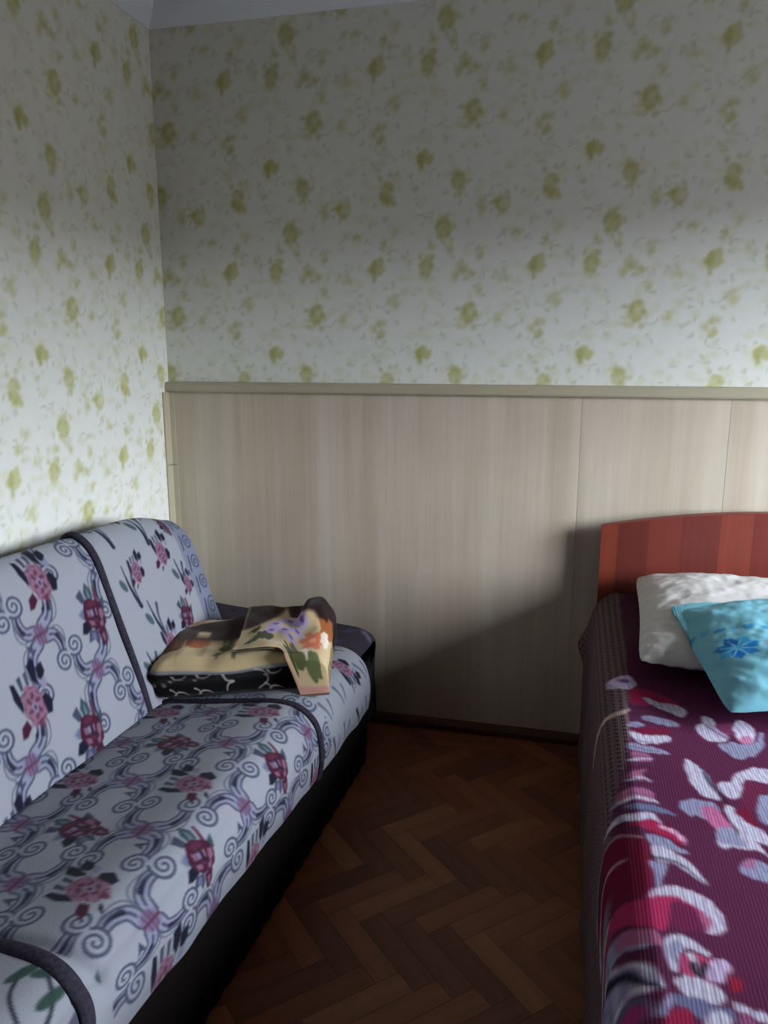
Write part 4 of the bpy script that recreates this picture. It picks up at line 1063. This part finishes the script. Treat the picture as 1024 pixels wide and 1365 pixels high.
gk = np.clip((Cq[..., 1]-np.maximum(Cq[..., 0], Cq[..., 2]))*1.6, 0, 1)[..., None]; mask = 1-gk; Cq = np.where(gk > .02, (Cq-gk*np.array([0, 1, 0]))/np.maximum(1-gk, .05), Cq); Cq = np.clip(Cq, 0, 1)
# the scalloped border reaches a little way over the edge
Sc = side_col(Yg, Sg)
C = (Sc*(1-mask)+Cq*mask)
brown = np.clip((Yg+.52)/.10, 0, 1)[..., None]*np.clip((1.72-Xc)/.05, 0, 1)[..., None]*mask*np.clip(.75+.5*vnoise(Xg*30, Yg*30, 60, 2), 0, 1)[..., None]
C = C*(1-brown)+np.array([84, 58, 66])/255*brown
fdrop = np.clip(-2.085-Yg, 0, 1)                       # over the foot end
rnd = np.clip(fdrop/.03, 0, 1)
Yh = np.where(fdrop > 0, -2.085-.018*np.sin(rnd*math.pi/2)+.004*np.sin(Xg*40)*np.clip(fdrop*5, 0, 1), Yg)
Zg = np.where(fdrop > 0, np.minimum(Zg, ZT+.004-np.maximum(fdrop-.008, 0)), Zg)
V = np.stack([Xg, Yh, Zg], -1).reshape(-1, 3)
Q = grid_quads(n, ny)
sp_me = mesh_np('bedspread', V, Q, C.reshape(-1, 3)); sp = link('bedspread', sp_me, M_sp, None)
sp['label'] = 'burgundy bedspread with white and pink flowers and dotted brown side, covering the bed'; sp['category'] = 'bedspread'
sol = sp.modifiers.new('thickness', 'SOLIDIFY'); sol.thickness = .006; sol.offset = -1

# ------------------------------------------------------------------ pillows
TOPS = []
def height_of(T, res=.006):
    """top surface as a lookup of height over x, y"""
    x0, y0 = T[:, 0].min()-.02, T[:, 1].min()-.02; nx = int((T[:, 0].max()-x0)/res)+6; ny_ = int((T[:, 1].max()-y0)/res)+6
    G = np.full((nx, ny_), -9.0); np.maximum.at(G, (((T[:, 0]-x0)/res).astype(int), ((T[:, 1]-y0)/res).astype(int)), T[:, 2])
    for _ in range(2):
        P_ = np.pad(G, 1, constant_values=-9); G = np.max([P_[1+a:1+a+nx, 1+b:1+b+ny_] for a in (-1, 0, 1) for b in (-1, 0, 1)], axis=0)
    P_ = np.pad(G, 2, mode='edge'); G = np.mean([P_[2+a:2+a+nx, 2+b:2+b+ny_] for a in (-2, -1, 0, 1, 2) for b in (-2, -1, 0, 1, 2)], axis=0)
    return lambda x, y: np.where((x >= x0) & (y >= y0) & (x < x0+nx*res) & (y < y0+ny_*res), G[np.clip(((x-x0)/res).astype(int), 0, nx-1), np.clip(((y-y0)/res).astype(int), 0, ny_-1)], -9)
def pillow(name, W, D, H, colfn, loc, rot, m, wr=.006, seed=0, pw=3.2, n=180, bend=0.0, bedz=None, sag=0.0, frill=0.0, over=None, **props):
    u = np.sin(np.linspace(-1, 1, n)*math.pi/2)*.35+np.linspace(-1, 1, n)*.65
    Ug, Vg = np.meshgrid(u, u, indexing='ij')
    th = np.clip((1-np.abs(Ug)**pw)*(1-np.abs(Vg)**pw), 0, 1)**.55
    pinch = 1-.045*(1-Vg**2)*np.abs(Ug)**2; pinch2 = 1-.045*(1-Ug**2)*np.abs(Vg)**2
    cr_ = .045*(np.abs(Ug)*np.abs(Vg))**6; X = Ug*W/2*(pinch-cr_); Y = Vg*D/2*(pinch2-cr_)
    # radial creases from corners and seams
    cre = wr*(vnoise(X*16+5, Y*16, seed, 3)+.8*vnoise((X+Y)*26, (X-Y)*7, seed+5, 2)*(np.abs(Ug)**2+np.abs(Vg)**2)*.7)
    Zt = H*.62*th+cre*np.clip(th*2, .15, 1)
    Zb = -H*.38*th+.003
    edge = frill*np.sin(Ug*40+seed)*(np.abs(Vg) > .93)+frill*np.sin(Vg*40+seed)*(np.abs(Ug) > .93)
    Zt = Zt+edge; Zb = np.minimum(Zb+edge, Zt-.001)
    sagz = bend*(Ug**2)+sag*(Vg)
    V1 = np.stack([X, Y, Zt+sagz], -1).reshape(-1, 3); V2 = np.stack([X, Y, Zb+sagz], -1).reshape(-1, 3)
    Q1 = grid_quads(n, n); Q2 = grid_quads(n, n, flip=True)+n*n
    C1 = colfn(X, Y).reshape(-1, 3)
    V = np.vstack([V1, V2]); R = (Matrix.Rotation(rot[2], 3, 'Z') @ Matrix.Rotation(rot[1], 3, 'Y') @ Matrix.Rotation(rot[0], 3, 'X'))
    V = V@np.array(R).T
    # weld rim
    rim = [i*n+j for i in range(n) for j in range(n) if i in (0, n-1) or j in (0, n-1)]
    V[np.array(rim)+n*n] = V[rim]
    if over is not None:
        Hh = over(V[:, 0]+loc[0], V[:, 1]+loc[1])-loc[2]
        V[n*n:, 2] = np.maximum(V[n*n:, 2], Hh[n*n:]+.002); V[:n*n, 2] = np.maximum(V[:n*n, 2], Hh[:n*n]+.006)
    if bedz is not None:      # press the underside into the bed
        zw = V[:, 2]+loc[2]; V[:, 2] = np.maximum(zw, bedz)-loc[2]
        V[:n*n, 2] = np.maximum(V[:n*n, 2], bedz-loc[2]+.002)
    TOPS.append(V[:n*n]+np.array(loc))
    o = link(name, mesh_np(name, V, np.vstack([Q1, Q2]), np.vstack([C1, C1])), m, None, **props); o.location = loc
    return o
M_pw = mat('pillow_cotton_white', attr=True, rough=.85, spec=.15, bump=(90, .15, .002))
M_pb = mat('pillow_cotton_blue', attr=True, rough=.85, spec=.15, bump=(90, .15, .002))
def white_col(X, Y):
    c = np.array([214, 210, 208])/255+0*X[..., None]
    v = np.clip(vnoise(X*22, Y*22, 50, 3)-.25, 0, 1)[..., None]
    return c*(1-v*.35)+np.array([180, 170, 198])/255*v*.35
pillow('pillow', .62, .60, .125, white_col, (1.962, -.425, .628), (math.radians(5), 0, math.radians(-3)), M_pw, wr=.006, seed=3, bedz=.567, frill=.0015,
       label='white pillow lying beneath the blue one, next to the headboard', category='pillow')
cvP = Canvas(-.33, .33, -.28, .28, .002, (126, 190, 208))
r = np.random.default_rng(5)
P2, S2 = cvP.poly, cvP.stroke
for k in range(60):
    cvP.blob((r.uniform(-.33, .33), r.uniform(-.28, .28)), r.uniform(.01, .04), r.uniform(.008, .02), ((140, 200, 216), (116, 176, 200), (150, 190, 206))[k % 3], .35, ang=r.uniform(0, 3), soft=.02)
for i in range(16):                                   # row of small blue buds across the pillow
    u = -.268+i*.0315; v = .054-.27*(u+.267)+.003*math.sin(i*2.1)
    cvP.blob((u, v), .013 if i % 2 == 0 else .009, .009, (54, 140, 196) if i % 2 == 0 else (84, 164, 208), .95, soft=.004, wob=.15, k=4, ph=i)
def blue_flower(cx, cy, s=1.0):
    for q in range(7):
        t = q*.898; cvP.blob((cx+.026*s*math.cos(t), cy+.022*s*math.sin(t)), .022*s, .014*s, ((30, 130, 205), (60, 170, 226), (22, 108, 190))[q % 3], .95, ang=t, soft=.004, wob=.12)
    for q in range(8):
        t = q*.785+.3; S2([(cx+.006*s*math.cos(t), cy+.006*s*math.sin(t)), (cx+.040*s*math.cos(t), cy+.034*s*math.sin(t))], .0035, (206, 232, 240), .9, soft=.003, w1=.002)
    cvP.blob((cx, cy), .008*s, .008*s, (70, 190, 236), 1, soft=.003)
blue_flower(-.193, -.05, 1.0); blue_flower(.02, -.10, 1.0); blue_flower(.20, .12, 1.0)
P2([(-.15, -.24), (-.11, -.19), (-.06, -.21), (-.05, -.28), (-.14, -.28)], (206, 172, 208), .9, soft=.01)
P2([(-.14, -.05), (-.09, -.04), (-.07, -.10), (-.13, -.10)], (150, 180, 204), .9, soft=.02)
cvP.blob((.30, -.2), .05, .03, (206, 170, 206), .8, soft=.01)
pillow('pillow', .56, .47, .105, lambda X, Y: cvP.sample(X, Y), (2.035, -.690, .672), (math.radians(8.0), math.radians(-7), math.radians(9)), M_pb, wr=.006, seed=11, bedz=.572, over=height_of(TOPS[0]),
       label='light blue pillow with blue flower print, resting on the white pillow', category='pillow')
